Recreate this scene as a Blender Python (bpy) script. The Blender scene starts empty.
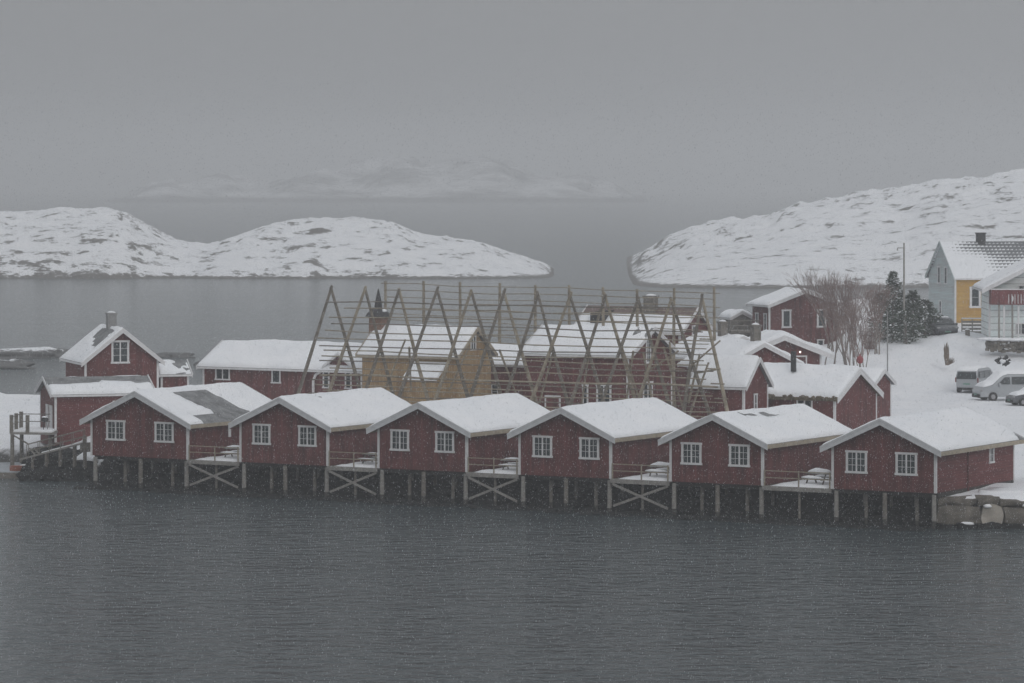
import bpy, math, random
import numpy as np
from mathutils import Vector, Matrix, noise

random.seed(7)
R = math.radians
SC = bpy.context.scene
COL = SC.collection
FPX, CX, HY, CAMZ = 3800.0, 512.0, 180.0, 21.5
TH = 30.3                                   # turn of the cabin row

def gx(px, Y): return (px - CX) * Y / FPX
def zat(py, Y): return CAMZ - (py - HY) * Y / FPX
U = Vector((math.cos(R(TH)), -math.sin(R(TH)), 0))
V = Vector((math.sin(R(TH)), math.cos(R(TH)), 0))
def on_line(px, P0, d=U):
    """point of the line P0 + t*d that lies on the bearing px"""
    k = (px - CX) / FPX
    t = (k * P0.y - P0.x) / (d.x - k * d.y)
    return P0 + d * t
def fn(x, y, z=0.0, oct=4): return noise.fractal(Vector((x, y, z)), 1.0, 2.0, oct)

# ------------------------------------------------------------------ materials
def newmat(name):
    m = bpy.data.materials.new(name); m.use_nodes = True
    nt = m.node_tree
    return m, nt, nt.nodes, nt.links, nt.nodes['Principled BSDF']
def nnoise(nt, scale, detail=3, vec=None, mapscale=None, rough=0.55):
    n = nt.nodes.new('ShaderNodeTexNoise'); n.inputs['Scale'].default_value = scale
    n.inputs['Detail'].default_value = detail; n.inputs['Roughness'].default_value = rough
    tc = nt.nodes.new('ShaderNodeTexCoord'); src = tc.outputs['Object']
    if vec is not None: src = vec
    if mapscale:
        mp = nt.nodes.new('ShaderNodeMapping'); mp.inputs['Scale'].default_value = mapscale
        nt.links.new(src, mp.inputs['Vector']); src = mp.outputs['Vector']
    nt.links.new(src, n.inputs['Vector'])
    return n.outputs['Fac']
def ramp(nt, fac, stops):
    r = nt.nodes.new('ShaderNodeValToRGB'); e = r.color_ramp.elements
    e[0].position, e[0].color = stops[0][0], (*stops[0][1], 1)
    e[1].position, e[1].color = stops[1][0], (*stops[1][1], 1)
    for p, c in stops[2:]:
        k = e.new(p); k.color = (*c, 1)
    nt.links.new(fac, r.inputs['Fac'])
    return r.outputs['Color']
def bump(nt, h, strength, dist, bs):
    b = nt.nodes.new('ShaderNodeBump'); b.inputs['Strength'].default_value = strength
    b.inputs['Distance'].default_value = dist
    nt.links.new(h, b.inputs['Height']); nt.links.new(b.outputs['Normal'], bs.inputs['Normal'])
def math_node(nt, op, a, b=None):
    m = nt.nodes.new('ShaderNodeMath'); m.operation = op
    for i, v in enumerate((a, b)):
        if v is None: continue
        if isinstance(v, (int, float)): m.inputs[i].default_value = v
        else: nt.links.new(v, m.inputs[i])
    return m.outputs[0]

def plain(name, col, rough=0.6, var=0.25, scale=3.0, bumpd=0.0):
    m, nt, N, L, b = newmat(name)
    f = nnoise(nt, scale, 4)
    lo = tuple(c * (1 - var) for c in col); hi = tuple(min(1, c * (1 + var)) for c in col)
    L.new(ramp(nt, f, [(0.3, lo), (0.7, hi)]), b.inputs['Base Color'])
    b.inputs['Roughness'].default_value = rough
    if bumpd: bump(nt, f, 0.6, bumpd, b)
    return m
def boards(name, col, horizontal=False, width=0.16, var=0.45):
    """painted timber cladding: every board a little different, dark joints, weathering"""
    m, nt, N, L, b = newmat(name)
    tc = N.new('ShaderNodeTexCoord'); sp = N.new('ShaderNodeSeparateXYZ'); L.new(tc.outputs['Object'], sp.inputs[0])
    xy = math_node(nt, 'ADD', sp.outputs['X'], sp.outputs['Y'])
    run, ax = (xy, sp.outputs['Z']) if horizontal else (sp.outputs['Z'], xy)
    q = math_node(nt, 'DIVIDE', ax, width)
    fl = math_node(nt, 'FLOOR', q); fr = math_node(nt, 'FRACT', q)
    cv = N.new('ShaderNodeCombineXYZ'); L.new(fl, cv.inputs[0]); L.new(math_node(nt, 'MULTIPLY', run, 0.12), cv.inputs[1])
    n1 = N.new('ShaderNodeTexNoise'); n1.inputs['Scale'].default_value = 1.7; n1.inputs['Detail'].default_value = 2
    L.new(cv.outputs[0], n1.inputs['Vector'])
    n2 = nnoise(nt, 1.1, 5)
    mix = math_node(nt, 'ADD', math_node(nt, 'MULTIPLY', n1.outputs['Fac'], 0.55), math_node(nt, 'MULTIPLY', n2, 0.45))
    lo = tuple(c * (1 - var) for c in col); hi = tuple(c * (1 + var) for c in col)
    hi = (hi[0], hi[1] * 1.15, hi[2] * 1.15)
    c = ramp(nt, mix, [(0.36, lo), (0.64, hi)])
    joint = math_node(nt, 'LESS_THAN', fr, 0.14)
    mx = N.new('ShaderNodeMix'); mx.data_type = 'RGBA'; mx.blend_type = 'MULTIPLY'
    L.new(math_node(nt, 'MULTIPLY', joint, 0.6), mx.inputs[0]); L.new(c, mx.inputs[6]); mx.inputs[7].default_value = (.25, .25, .25, 1)
    L.new(mx.outputs[2], b.inputs['Base Color'])
    b.inputs['Roughness'].default_value = 0.75
    bump(nt, fr, 0.4, 0.02, b)
    return m
def snow_mat():
    m, nt, N, L, b = newmat('snow')
    f = nnoise(nt, 0.35, 6)
    L.new(ramp(nt, f, [(0.3, (.80, .825, .86)), (0.7, (.89, .90, .92))]), b.inputs['Base Color'])
    b.inputs['Roughness'].default_value = 0.8
    bump(nt, nnoise(nt, 1.6, 6), 0.5, 0.12, b)
    return m
def snowy_rock(name, thr=0.86, spread=0.16, wet=0.7, scale=0.12, rock=(.10, .098, .095), stretch=(1, 1, 1), zfade=0.5, nzw=1.0):
    """snow lies where the rock is flat, bare granite shows on steep faces and below the tide line"""
    m, nt, N, L, b = newmat(name)
    g = N.new('ShaderNodeNewGeometry')
    sn = N.new('ShaderNodeSeparateXYZ'); L.new(g.outputs['Normal'], sn.inputs[0])
    sp = N.new('ShaderNodeSeparateXYZ'); L.new(g.outputs['Position'], sp.inputs[0])
    n1 = nnoise(nt, scale, 7, vec=g.outputs['Position'], mapscale=stretch, rough=0.65)
    n2 = nnoise(nt, scale * 5, 5, vec=g.outputs['Position'], mapscale=stretch, rough=0.7)
    k = math_node(nt, 'ADD', math_node(nt, 'ADD', math_node(nt, 'MULTIPLY', sn.outputs['Z'], nzw), 1 - nzw), math_node(nt, 'MULTIPLY', math_node(nt, 'SUBTRACT', n1, 0.5), 1.1))
    k = math_node(nt, 'ADD', k, math_node(nt, 'MULTIPLY', math_node(nt, 'SUBTRACT', n2, 0.5), 0.5))
    mr = N.new('ShaderNodeMapRange'); mr.inputs['From Min'].default_value = thr - spread / 2; mr.inputs['From Max'].default_value = thr + spread / 2
    L.new(k, mr.inputs['Value'])
    zz = math_node(nt, 'ADD', sp.outputs['Z'], math_node(nt, 'MULTIPLY', math_node(nt, 'SUBTRACT', n2, 0.5), 1.6))
    mz = N.new('ShaderNodeMapRange'); mz.inputs['From Min'].default_value = wet; mz.inputs['From Max'].default_value = wet + zfade
    L.new(zz, mz.inputs['Value'])
    fac = math_node(nt, 'MULTIPLY', mr.outputs[0], mz.outputs[0])
    rk = ramp(nt, n2, [(0.3, tuple(c * .6 for c in rock)), (0.7, tuple(c * 1.5 for c in rock))])
    mx = N.new('ShaderNodeMix'); mx.data_type = 'RGBA'
    L.new(fac, mx.inputs[0]); L.new(rk, mx.inputs[6])
    sc_ = ramp(nt, n1, [(0.3, (.79, .815, .85)), (0.7, (.88, .89, .91))]); L.new(sc_, mx.inputs[7])
    L.new(mx.outputs[2], b.inputs['Base Color']); b.inputs['Roughness'].default_value = 0.8
    bump(nt, n2, 0.6, 0.25, b)
    return m
def water_mat():
    m, nt, N, L, b = newmat('sea_water')
    b.inputs['Base Color'].default_value = (.046, .064, .070, 1)
    b.inputs['Roughness'].default_value = 0.13; b.inputs['IOR'].default_value = 1.333
    a = nnoise(nt, 1.05, 3, mapscale=(0.62, 1.0, 1), rough=0.5)
    c = nnoise(nt, 3.2, 2, mapscale=(0.6, 1.0, 1), rough=0.5)
    d = nnoise(nt, 0.09, 3, mapscale=(0.5, 1.0, 1))
    h = math_node(nt, 'ADD', math_node(nt, 'MULTIPLY', a, 0.62), math_node(nt, 'MULTIPLY', c, 0.12))
    h = math_node(nt, 'ADD', h, math_node(nt, 'MULTIPLY', d, 0.8))
    bump(nt, h, 1.0, 1.0, b)
    return m
def emis(name, col, s):
    m, nt, N, L, b = newmat(name)
    b.inputs['Base Color'].default_value = (*col, 1)
    b.inputs['Emission Color'].default_value = (*col, 1); b.inputs['Emission Strength'].default_value = s
    return m
def tile_mat():
    m, nt, N, L, b = newmat('snow_dusted_roof_tiles')
    tc = N.new('ShaderNodeTexCoord'); sp = N.new('ShaderNodeSeparateXYZ'); L.new(tc.outputs['Object'], sp.inputs[0])
    fx = math_node(nt, 'FRACT', math_node(nt, 'DIVIDE', sp.outputs['Y'], 0.42))
    fz = math_node(nt, 'FRACT', math_node(nt, 'DIVIDE', sp.outputs['X'], 0.36))
    s = math_node(nt, 'ADD', math_node(nt, 'MULTIPLY', fx, 0.5), math_node(nt, 'MULTIPLY', fz, 0.9))
    n = nnoise(nt, 0.30, 4)
    hgt = math_node(nt, 'ADD', math_node(nt, 'MULTIPLY', math_node(nt, 'SUBTRACT', sp.outputs['X'], 5.0), 0.30), math_node(nt, 'MULTIPLY', math_node(nt, 'SUBTRACT', 4.6, sp.outputs['Y']), 0.14))
    k = math_node(nt, 'ADD', s, math_node(nt, 'MULTIPLY', math_node(nt, 'SUBTRACT', n, 0.5), 1.9))
    k = math_node(nt, 'ADD', k, hgt)
    c = ramp(nt, math_node(nt, 'MULTIPLY', k, 0.5), [(0.20, (.13, .135, .145)), (0.34, (.80, .82, .85))])
    L.new(c, b.inputs['Base Color']); b.inputs['Roughness'].default_value = .7
    return m

M = {}
M['red'] = boards('red_painted_boards', (.118, .029, .028))
M['red_h'] = boards('red_painted_weatherboard', (.138, .034, .034), horizontal=True, width=0.17, var=.25)
M['red_old'] = boards('faded_red_boards', (.128, .036, .035), var=.5)
M['ochre'] = boards('ochre_painted_boards', (.33, .205, .108), var=.22)
M['yellow'] = boards('yellow_painted_boards', (.50, .28, .08), horizontal=True, var=.12)
M['paleblue'] = boards('pale_blue_boards', (.46, .475, .48), horizontal=True, var=.1)
M['whitewall'] = boards('white_painted_boards', (.80, .79, .79), horizontal=True, var=.04, width=.6)
M['white'] = plain('white_trim_paint', (.66, .66, .67), .5, .1)
M['barge'] = plain('grey_white_bargeboard_paint', (.58, .59, .61), .6, .1)
M['tan'] = plain('bare_tan_fascia_board', (.36, .31, .24), .7, .2)
M['sill'] = plain('tarred_dark_timber', (.045, .043, .04), .8, .3, 3)
M['slate'] = plain('dark_slate', (.19, .195, .2), .8, .4, 1.6)
M['wood'] = plain('weathered_timber', (.165, .152, .135), .8, .35, 4)
M['pale_wood'] = plain('pale_weathered_timber', (.25, .24, .225), .8, .25, 4)
M['pole'] = plain('grey_brown_drying_pole', (.27, .235, .18), .8, .35, 2)
M['dark_pole'] = plain('dark_timber_pole', (.17, .152, .128), .8, .35, 2)
M['snow'] = snow_mat()
M['rock'] = plain('dark_wet_rock', (.020, .021, .021), .9, .5, 1.2, .2)
M['rock'].node_tree.nodes['Principled BSDF'].inputs['Specular IOR Level'].default_value = .15
M['stone'] = plain('quarried_stone', (.125, .112, .095), .8, .45, 1.3, .15)
M['pale_stone'] = plain('pale_quarried_stone', (.36, .33, .29), .8, .2, 1.3, .1)
M['glass'] = plain('window_glass', (.035, .045, .05), .12, .3, 2)
M['glass'].node_tree.nodes['Principled BSDF'].inputs['Specular IOR Level'].default_value = .6
M['dark'] = plain('dark_iron', (.03, .03, .032), .5, .2)
M['concrete'] = plain('grey_concrete', (.26, .26, .26), .8, .2)
M['brick'] = plain('brown_brick', (.19, .115, .085), .8, .25, 6)
M['van'] = plain('silver_grey_car_paint', (.36, .38, .40), .35, .05)
M['carp'] = plain('dark_car_paint', (.10, .105, .115), .35, .1)
M['tyre'] = plain('black_tyre_rubber', (.02, .02, .02), .8, .2)
M['rim'] = plain('grey_wheel_rim', (.3, .3, .31), .4, .1)
M['redbuoy'] = plain('red_plastic', (.26, .04, .045), .5, .1)
M['orange'] = plain('orange_plastic', (.33, .12, .08), .5, .1)
M['twig'] = plain('reddish_birch_twig', (.25, .185, .17), .9, .3, 2)
M['bark'] = plain('grey_bark', (.22, .19, .175), .9, .3, 2)
M['needle'] = plain('dark_spruce_needles', (.05, .07, .048), .8, .4, 2)
M['railred'] = boards('red_balcony_boards', (.16, .038, .04), width=.14)
M['tiles'] = tile_mat()
M['darkglass'] = M['glass']
M['lamp'] = emis('warm_lamp', (1.0, .62, .35), 5.0)
M['lampw'] = emis('white_lamp', (1.0, .85, .72), 4.0)
M['tail'] = plain('red_tail_light', (.16, .03, .03), .4, .1)
M['plate'] = plain('green_number_plate', (.12, .25, .2), .5, .1)
M['turfroof'] = plain('brown_turf', (.12, .10, .07), .95, .4, 3)

# ------------------------------------------------------------------ mesh builder
class MB:
    def __init__(s): s.v = []; s.f = []; s.m = []; s.smooth = False
    def add(s, vs, fs, mi=0):
        o = len(s.v); s.v += [tuple(v) for v in vs]
        for f in fs: s.f.append([o + i for i in f]); s.m.append(mi)
    def box(s, x0, x1, y0, y1, z0, z1, mi=0, mat=None):
        vs = [Vector(p) for p in ((x0,y0,z0),(x1,y0,z0),(x1,y1,z0),(x0,y1,z0),(x0,y0,z1),(x1,y0,z1),(x1,y1,z1),(x0,y1,z1))]
        if mat: vs = [mat @ v for v in vs]
        s.add(vs, [(0,3,2,1),(4,5,6,7),(0,1,5,4),(1,2,6,5),(2,3,7,6),(3,0,4,7)], mi)
    def prism(s, poly, a, b, axis='y', mi=0, mis=None):
        """poly: list of (p,q); extruded from a to b along axis. axis y: (x,z); x: (y,z); z: (x,y)"""
        def P(p, t):
            return {'y': (p[0], t, p[1]), 'x': (t, p[0], p[1]), 'z': (p[0], p[1], t)}[axis]
        n = len(poly)
        vs = [P(p, a) for p in poly] + [P(p, b) for p in poly]
        fs = [list(range(n)), list(range(2*n-1, n-1, -1))] + [(i, i+n, (i+1) % n + n, (i+1) % n) for i in range(n)]
        o = len(s.v); s.v += vs
        for k, f in enumerate(fs):
            s.f.append([o + i for i in f]); s.m.append(mis[k] if mis else mi)
    def tube(s, p, q, r, r2=None, n=6, mi=0):
        p, q = Vector(p), Vector(q); d = q - p
        if d.length < 1e-5: return
        r2 = r if r2 is None else r2
        d.normalize(); a = d.orthogonal().normalized(); b = d.cross(a)
        vs = []
        for c, rr in ((p, r), (q, r2)):
            for i in range(n):
                t = 2 * math.pi * i / n
                vs.append(c + a * (math.cos(t) * rr) + b * (math.sin(t) * rr))
        s.add(vs, [list(range(n-1, -1, -1)), list(range(n, 2*n))] + [(i, (i+1) % n, (i+1) % n + n, i + n) for i in range(n)], mi)
    def beam(s, p, q, w, h, mi=0):
        p, q = Vector(p), Vector(q); d = (q - p).normalized()
        a = d.cross(Vector((0, 0, 1)))
        a = Vector((1, 0, 0)) if a.length < 1e-3 else a.normalized()
        b = a.cross(d)
        vs = [c + a * (sa * w / 2) + b * (sb * h / 2) for c in (p, q) for sa, sb in ((-1,-1),(1,-1),(1,1),(-1,1))]
        s.add(vs, [(0,1,2,3),(7,6,5,4),(0,4,5,1),(1,5,6,2),(2,6,7,3),(3,7,4,0)], mi)
    def blob(s, c, rx, ry, rz, seed=0, amp=.25, nu=10, nv=6, mi=0, flat=None):
        c = Vector(c); vs = []; fs = []
        for j in range(nv + 1):
            ph = math.pi * j / nv
            for i in range(nu):
                t = 2 * math.pi * i / nu
                d = Vector((math.sin(ph) * math.cos(t), math.sin(ph) * math.sin(t), math.cos(ph)))
                k = 1 + amp * noise.noise(d * 1.6 + Vector((seed * 3.1, seed * 1.7, seed)))*1.6
                p = Vector((d.x * rx * k, d.y * ry * k, d.z * rz * k))
                if flat is not None and p.z < -flat: p.z = -flat
                vs.append(c + p)
        for j in range(nv):
            for i in range(nu):
                a, b_ = j * nu + i, j * nu + (i + 1) % nu
                fs.append((a, a + nu, b_ + nu, b_))
        s.add(vs, fs, mi)
    def build(s, name, mats, parent=None, loc=None, smooth=None, fix=True):
        me = bpy.data.meshes.new(name)
        me.from_pydata(s.v, [], s.f)
        mats = mats if isinstance(mats, (list, tuple)) else [mats]
        for m in mats: me.materials.append(M[m] if isinstance(m, str) else m)
        me.polygons.foreach_set('material_index', s.m)
        if smooth if smooth is not None else s.smooth:
            me.polygons.foreach_set('use_smooth', [True] * len(me.polygons))
        if fix:
            import bmesh
            bm = bmesh.new(); bm.from_mesh(me); bmesh.ops.recalc_face_normals(bm, faces=bm.faces); bm.to_mesh(me); bm.free()
        me.update()
        o = bpy.data.objects.new(name, me); COL.objects.link(o)
        if parent: o.parent = parent
        if loc is not None: o.location = loc
        return o
def tag(o, label=None, cat=None, group=None, kind=None):
    if label: o['label'] = label
    if cat: o['category'] = cat
    if group: o['group'] = group
    if kind: o['kind'] = kind
    return o
def empty(name, loc, rz=0.0):
    o = bpy.data.objects.new(name, None); COL.objects.link(o)
    o.location = loc; o.rotation_euler = (0, 0, rz); o.empty_display_size = .5
    return o
def grid_obj(name, xs, ys, zf, mat, parent=None, smooth=True):
    nx, ny = len(xs), len(ys)
    Z = zf
    vs = [(xs[i], ys[j], Z[j][i]) for j in range(ny) for i in range(nx)]
    fs = [(j*nx+i, j*nx+i+1, (j+1)*nx+i+1, (j+1)*nx+i) for j in range(ny-1) for i in range(nx-1)]
    b = MB(); b.v = vs; b.f = fs; b.m = [0] * len(fs)
    return b.build(name, mat, parent, smooth=smooth, fix=False)

# ------------------------------------------------------------------ house builder
def window_part(parent, face, W, s, z, w, h, cols=2, rows=3, casements=2, trim='white', name='window', tw=.12):
    """face frame: s along the wall, z up, d outward"""
    def T(a, d, zz):
        if face == 'front': return (a, -d, zz)
        if face == 'right': return (W + d, a, zz)
        if face == 'left': return (-d, a, zz)
    def bx(mb, a0, a1, d0, d1, z0, z1):
        p, q = T(a0, d0, z0), T(a1, d1, z1)
        mb.box(min(p[0], q[0]), max(p[0], q[0]), min(p[1], q[1]), max(p[1], q[1]), min(z0, z1), max(z0, z1))
    b = MB()
    a0, a1, z0, z1 = s - w/2, s + w/2, z - h/2, z + h/2
    bx(b, a0, a0 + tw, .002, .06, z0, z1); bx(b, a1 - tw, a1, .002, .06, z0, z1)
    bx(b, a0 - .04, a1 + .04, .002, .075, z1, z1 + tw * .9); bx(b, a0 - .05, a1 + .05, .002, .09, z0 - tw * .9, z0)
    iw = (w - 2 * tw)
    if casements == 2: bx(b, s - .05, s + .05, .002, .055, z0, z1)
    cw = iw / casements
    for c in range(casements):
        c0 = a0 + tw + c * cw
        for k in range(1, cols):
            m_ = c0 + cw * k / cols; bx(b, m_ - .013, m_ + .013, .002, .045, z0, z1)
        for k in range(1, rows):
            zz = z0 + h * k / rows; bx(b, c0, c0 + cw, .002, .04, zz - .013, zz + .013)
    o = b.build(name, trim, parent)
    g = MB(); bx(g, a0 + .02, a1 - .02, .001, .022, z0 + .01, z1 - .01)
    g.build('pane', 'glass', o)
    return o
def door_part(parent, face, W, s, z0, w, h, mat='red', trim='white'):
    def T(a, d, zz):
        if face == 'front': return (a, -d, zz)
        if face == 'right': return (W + d, a, zz)
        return (-d, a, zz)
    def bx(mb, a0, a1, d0, d1, za, zb):
        p, q = T(a0, d0, za), T(a1, d1, zb)
        mb.box(min(p[0], q[0]), max(p[0], q[0]), min(p[1], q[1]), max(p[1], q[1]), za, zb)
    b = MB(); bx(b, s - w/2, s + w/2, .001, .04, z0, z0 + h)
    d = b.build('door', mat, parent)
    f = MB(); bx(f, s - w/2 - .12, s - w/2, .002, .07, z0, z0 + h); bx(f, s + w/2, s + w/2 + .12, .002, .07, z0, z0 + h)
    bx(f, s - w/2 - .12, s + w/2 + .12, .002, .08, z0 + h, z0 + h + .12)
    f.build('door_frame', trim, d)
    return d

def house(name, label, cat, px, Y, z0, rot, anchor, W, L, eave, peak, wall='red', over=.35, gov=.4, snow=.26,
          bare=None, windows=(), doors=(), group=None, corner=('fl', 'fr', 'br'), cmat='white', barge='white', bh=.24,
          base=.6, roofmat='slate', fascia='white', side_mat=None, seed=0, fascia_h=.16, res=.3):
    """local frame: gable face on y=0 from x=0 to W, ridge along +y for L. eave / peak are absolute heights."""
    r = R(rot); c, s_ = math.cos(r), math.sin(r)
    P = Vector((gx(px, Y), Y))
    ax, ay = {'fl': (0, 0), 'fr': (W, 0), 'c': (W/2, 0)}[anchor]
    ox, oy = P.x - (c * ax - s_ * ay), P.y - (s_ * ax + c * ay)
    root = tag(empty(name, (ox, oy, z0), r), label, cat, group)
    he, hp = eave - z0, peak - z0
    sl = (hp - he) / (W / 2)
    # walls
    b = MB()
    poly = [(0, -base), (W, -base), (W, he), (W/2, hp), (0, he)]
    mats = [wall] + ([side_mat] if side_mat else [])
    mis = [0] * 7
    if side_mat: mis[2 + 1] = 1
    b.prism(poly, 0, L, 'y', mis=mis)
    b.build('wall', mats, root)
    # roof
    th = .13
    def zr(x): return he + sl * (W/2 - abs(x - W/2))
    xl, xr = -over, W + over
    poly = [(xl, zr(xl) + .01), (W/2, hp + .01), (xr, zr(xr) + .01), (xr, zr(xr) + th), (W/2, hp + th), (xl, zr(xl) + th)]
    b = MB(); b.prism(poly, -gov, L + gov, 'y'); roof = b.build('roof', roofmat, root)
    for yy in (-gov, L + gov):
        b = MB()
        d0, d1 = (yy - .05, yy - .003) if yy < 0 else (yy + .003, yy + .05)
        e = .04
        poly = [(xl - e, zr(xl) + th + .04), (W/2, hp + th + .07), (xr + e, zr(xr) + th + .04),
                (xr + e, zr(xr) + th - bh), (W/2, hp + th - bh), (xl - e, zr(xl) + th - bh)]
        b.prism(poly, d0, d1, 'y')
        # upper cover board standing a little prouder
        d2, d3 = (d0 - .03, d0 - .002) if yy < 0 else (d1 + .002, d1 + .03)
        poly = [(xl - e, zr(xl) + th + .06), (W/2, hp + th + .09), (xr + e, zr(xr) + th + .06),
                (xr + e, zr(xr) + th - .06), (W/2, hp + th - .04), (xl - e, zr(xl) + th - .06)]
        b.prism(poly, d2, d3, 'y')
        b.build('bargeboard', barge, root)
    for sx in (0, 1):
        b = MB()
        x = xl if sx == 0 else xr
        a0, a1 = (x - .045, x - .003) if sx == 0 else (x + .003, x + .045)
        b.box(a0, a1, -gov, L + gov, zr(x) + th - fascia_h, zr(x) + th - .01)
        b.build('fascia', fascia, root)
    cw = .16
    cpos = {'fl': (-.03, -.03), 'fr': (W - cw + .03, -.03), 'br': (W - cw + .03, L - cw + .03), 'bl': (-.03, L - cw + .03)}
    for k in corner:
        x, y = cpos[k]; b = MB(); b.box(x, x + cw, y, y + cw, -base * .4, he - .02); b.build('corner_board', cmat, root)
    # snow on the roof
    if snow > 0:
        nx = max(10, int((W + 2*over) / res)); ny = max(10, int((L + 2*gov) / res))
        fx = np.linspace(xl + .02, xr - .02, nx); 
        fx = np.sort(np.concatenate([fx, [xl + .05, xr - .05, xl + .12, xr - .12, xl+.2, xr-.2]]))
        y0, y1 = -gov + .03, L + gov - .03
        fy = np.sort(np.concatenate([np.linspace(y0, y1, ny), [y0 + .04, y1 - .04, y0 + .12, y1 - .12]]))
        Z = []
        for y in fy:
            row = []
            for x in fx:
                d = min(x - fx[0], fx[-1] - x, y - fy[0], fy[-1] - y)
                e = math.sqrt(max(0.0, 1 - (1 - min(d / (.30 + .22 * noise.noise(Vector((x * 1.1, y * 1.1, seed)))), 1)) ** 2))
                t = snow * (1 + .42 * fn(x * .5 + seed * 7, y * .4, seed) + .09 * fn(x * 1.8 + seed, y * 1.8, 3))
                t *= 1 + .25 * math.exp(-((x - W/2) / .8) ** 2) * 0
                if bare:
                    bb = bare(x / W, y / L) + .35 * fn(x * 1.3, y * .9, seed + 9)
                    k = max(0.0, min(1.0, (bb - .35) / .3))
                    t = t * (1 - k) - .12 * k
                ridge = -.25 * snow * math.exp(-((x - W/2) / .45) ** 2)
                row.append(zr(x) + th + .012 + (t * e if t > 0 else t) + ridge * (1 if t > 0 else 0))
            Z.append(row)
        o = grid_obj('roof_snow', list(fx), list(fy), Z, 'snow', root)
    for w in windows: window_part(root, w[0], W, w[1], w[2], w[3], w[4], **(w[5] if len(w) > 5 else {}))
    for d in doors: door_part(root, d[0], W, *d[1:])
    root['_W'] = W
    return root, zr
def chimney(root, x, y, z0, z1, w=.6, mat='brick', cap=True, name='chimney', snow=True):
    b = MB(); b.box(x - w/2, x + w/2, y - w/2, y + w/2, z0, z1)
    if cap: b.box(x - w/2 - .07, x + w/2 + .07, y - w/2 - .07, y + w/2 + .07, z1 + .002, z1 + .12)
    o = b.build(name, mat, root)
    if snow:
        s = MB(); s.blob((x, y, z1 + .12), w/2, w/2, .14, 2, .1, flat=.0); s.build('snow_cap', 'snow', o, smooth=True)
    return o
def wall_lamp(root, p, mat='lamp', r=.13):
    b = MB(); b.blob(p, r, r, r, 1, 0.0); b.build('wall_lamp', mat, root, smooth=True)

# ------------------------------------------------------------------ terrain
POLY = [(-31, 270.5), (-36, 280), (-60, 285), (-60, 352), (-38, 352), (-30, 330), (-22, 321), (8, 322), (20, 340), (23, 366),
        (29, 395), (30, 432), (130, 432), (130, 236.3), (27.8, 236.3), (30.2, 241.0)]
_P = np.array(POLY, float)
def sdist(X, Y):
    n = len(_P); inside = np.zeros(X.shape, bool); D = np.full(X.shape, 1e9)
    for i in range(n):
        a, b = _P[i], _P[(i + 1) % n]
        ex, ey = b - a; t = np.clip(((X - a[0]) * ex + (Y - a[1]) * ey) / (ex*ex + ey*ey), 0, 1)
        D = np.minimum(D, np.hypot(X - a[0] - t * ex, Y - a[1] - t * ey))
        c = ((a[1] > Y) != (b[1] > Y)) & (X < (b[0] - a[0]) * (Y - a[1]) / (b[1] - a[1] + 1e-12) + a[0])
        inside ^= c
    return np.where(inside, D, -D)
def sstep(a, b, x):
    t = np.clip((x - a) / (b - a), 0, 1); return t * t * (3 - 2 * t)
def gbase(X, Y):
    """height of the snow ground away from the shore"""
    r = sstep(16, 32, X)
    z = 2.85 + 0 * X
    z = z + r * (4.0 * sstep(326, 353, Y) + 1.0 * sstep(350, 385, Y))
    z = z + (1 - r) * 2.0 * sstep(316, 350, Y) * sstep(-5, 14, X)
    z = z - 1.0 * sstep(-30, -36, X)                     # low skerry at the left edge
    z = z + 1.0 * sstep(40, 46, X) * sstep(333, 340, Y) * (1 - sstep(344, 352, Y)) # ploughed bank
    z = z + .25 * sstep(34, 38, X) * sstep(300, 308, Y) * (1 - sstep(326, 334, Y))
    z = z - .75 * sstep(26, 30, X) * sstep(262, 248, Y)                           # quay in front
    return z
def ground(x, y):
    d = float(sdist(np.array([x]), np.array([y]))[0])
    return float(gbase(np.array([x]), np.array([y]))[0]) * (1 if d > 5 else max(0, d / 5))
xs = np.arange(-62, 131, .8); ys = np.arange(236, 440, .9)
XX, YY = np.meshgrid(xs, ys)
DD = sdist(XX, YY); GB = gbase(XX, YY)
NZ = np.array([[fn(x * .09, y * .09, 2, 5) for x in xs] for y in ys])
NZ2 = np.array([[fn(x * .5, y * .5, 5, 3) for x in xs] for y in ys])
k = sstep(-1.5, 5.0, DD + 1.5 * NZ2)
quay = sstep(26, 29, XX) * sstep(300, 280, YY)
k = k * (1 - quay) + quay * (DD > 0.4)
rough = .38 * NZ + .10 * NZ2
rough = rough * (1 + 1.2 * sstep(335, 348, YY) * sstep(16, 32, XX)) * (1 - .75 * sstep(30, 38, XX) * sstep(333, 326, YY))
ZZ = -1.6 + (GB + rough + 1.6) * k
g = grid_obj('snowy_ground', list(xs), list(ys), ZZ, snowy_rock('ground_snow', thr=.40, spread=.2, wet=1.0, scale=.25))
tag(g, kind='structure')

# sea
w = MB(); w.add([(-9000, -700, 0), (9000, -700, 0), (9000, 12000, 0), (-9000, 12000, 0)], [(0, 1, 2, 3)])
tag(w.build('water', water_mat(), fix=False), kind='structure')
w = MB(); w.add([(-9000, -700, -3), (9000, -700, -3), (9000, 12000, -3), (-9000, 12000, -3)], [(0, 1, 2, 3)])
tag(w.build('seabed', 'rock', fix=False), kind='structure')

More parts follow.
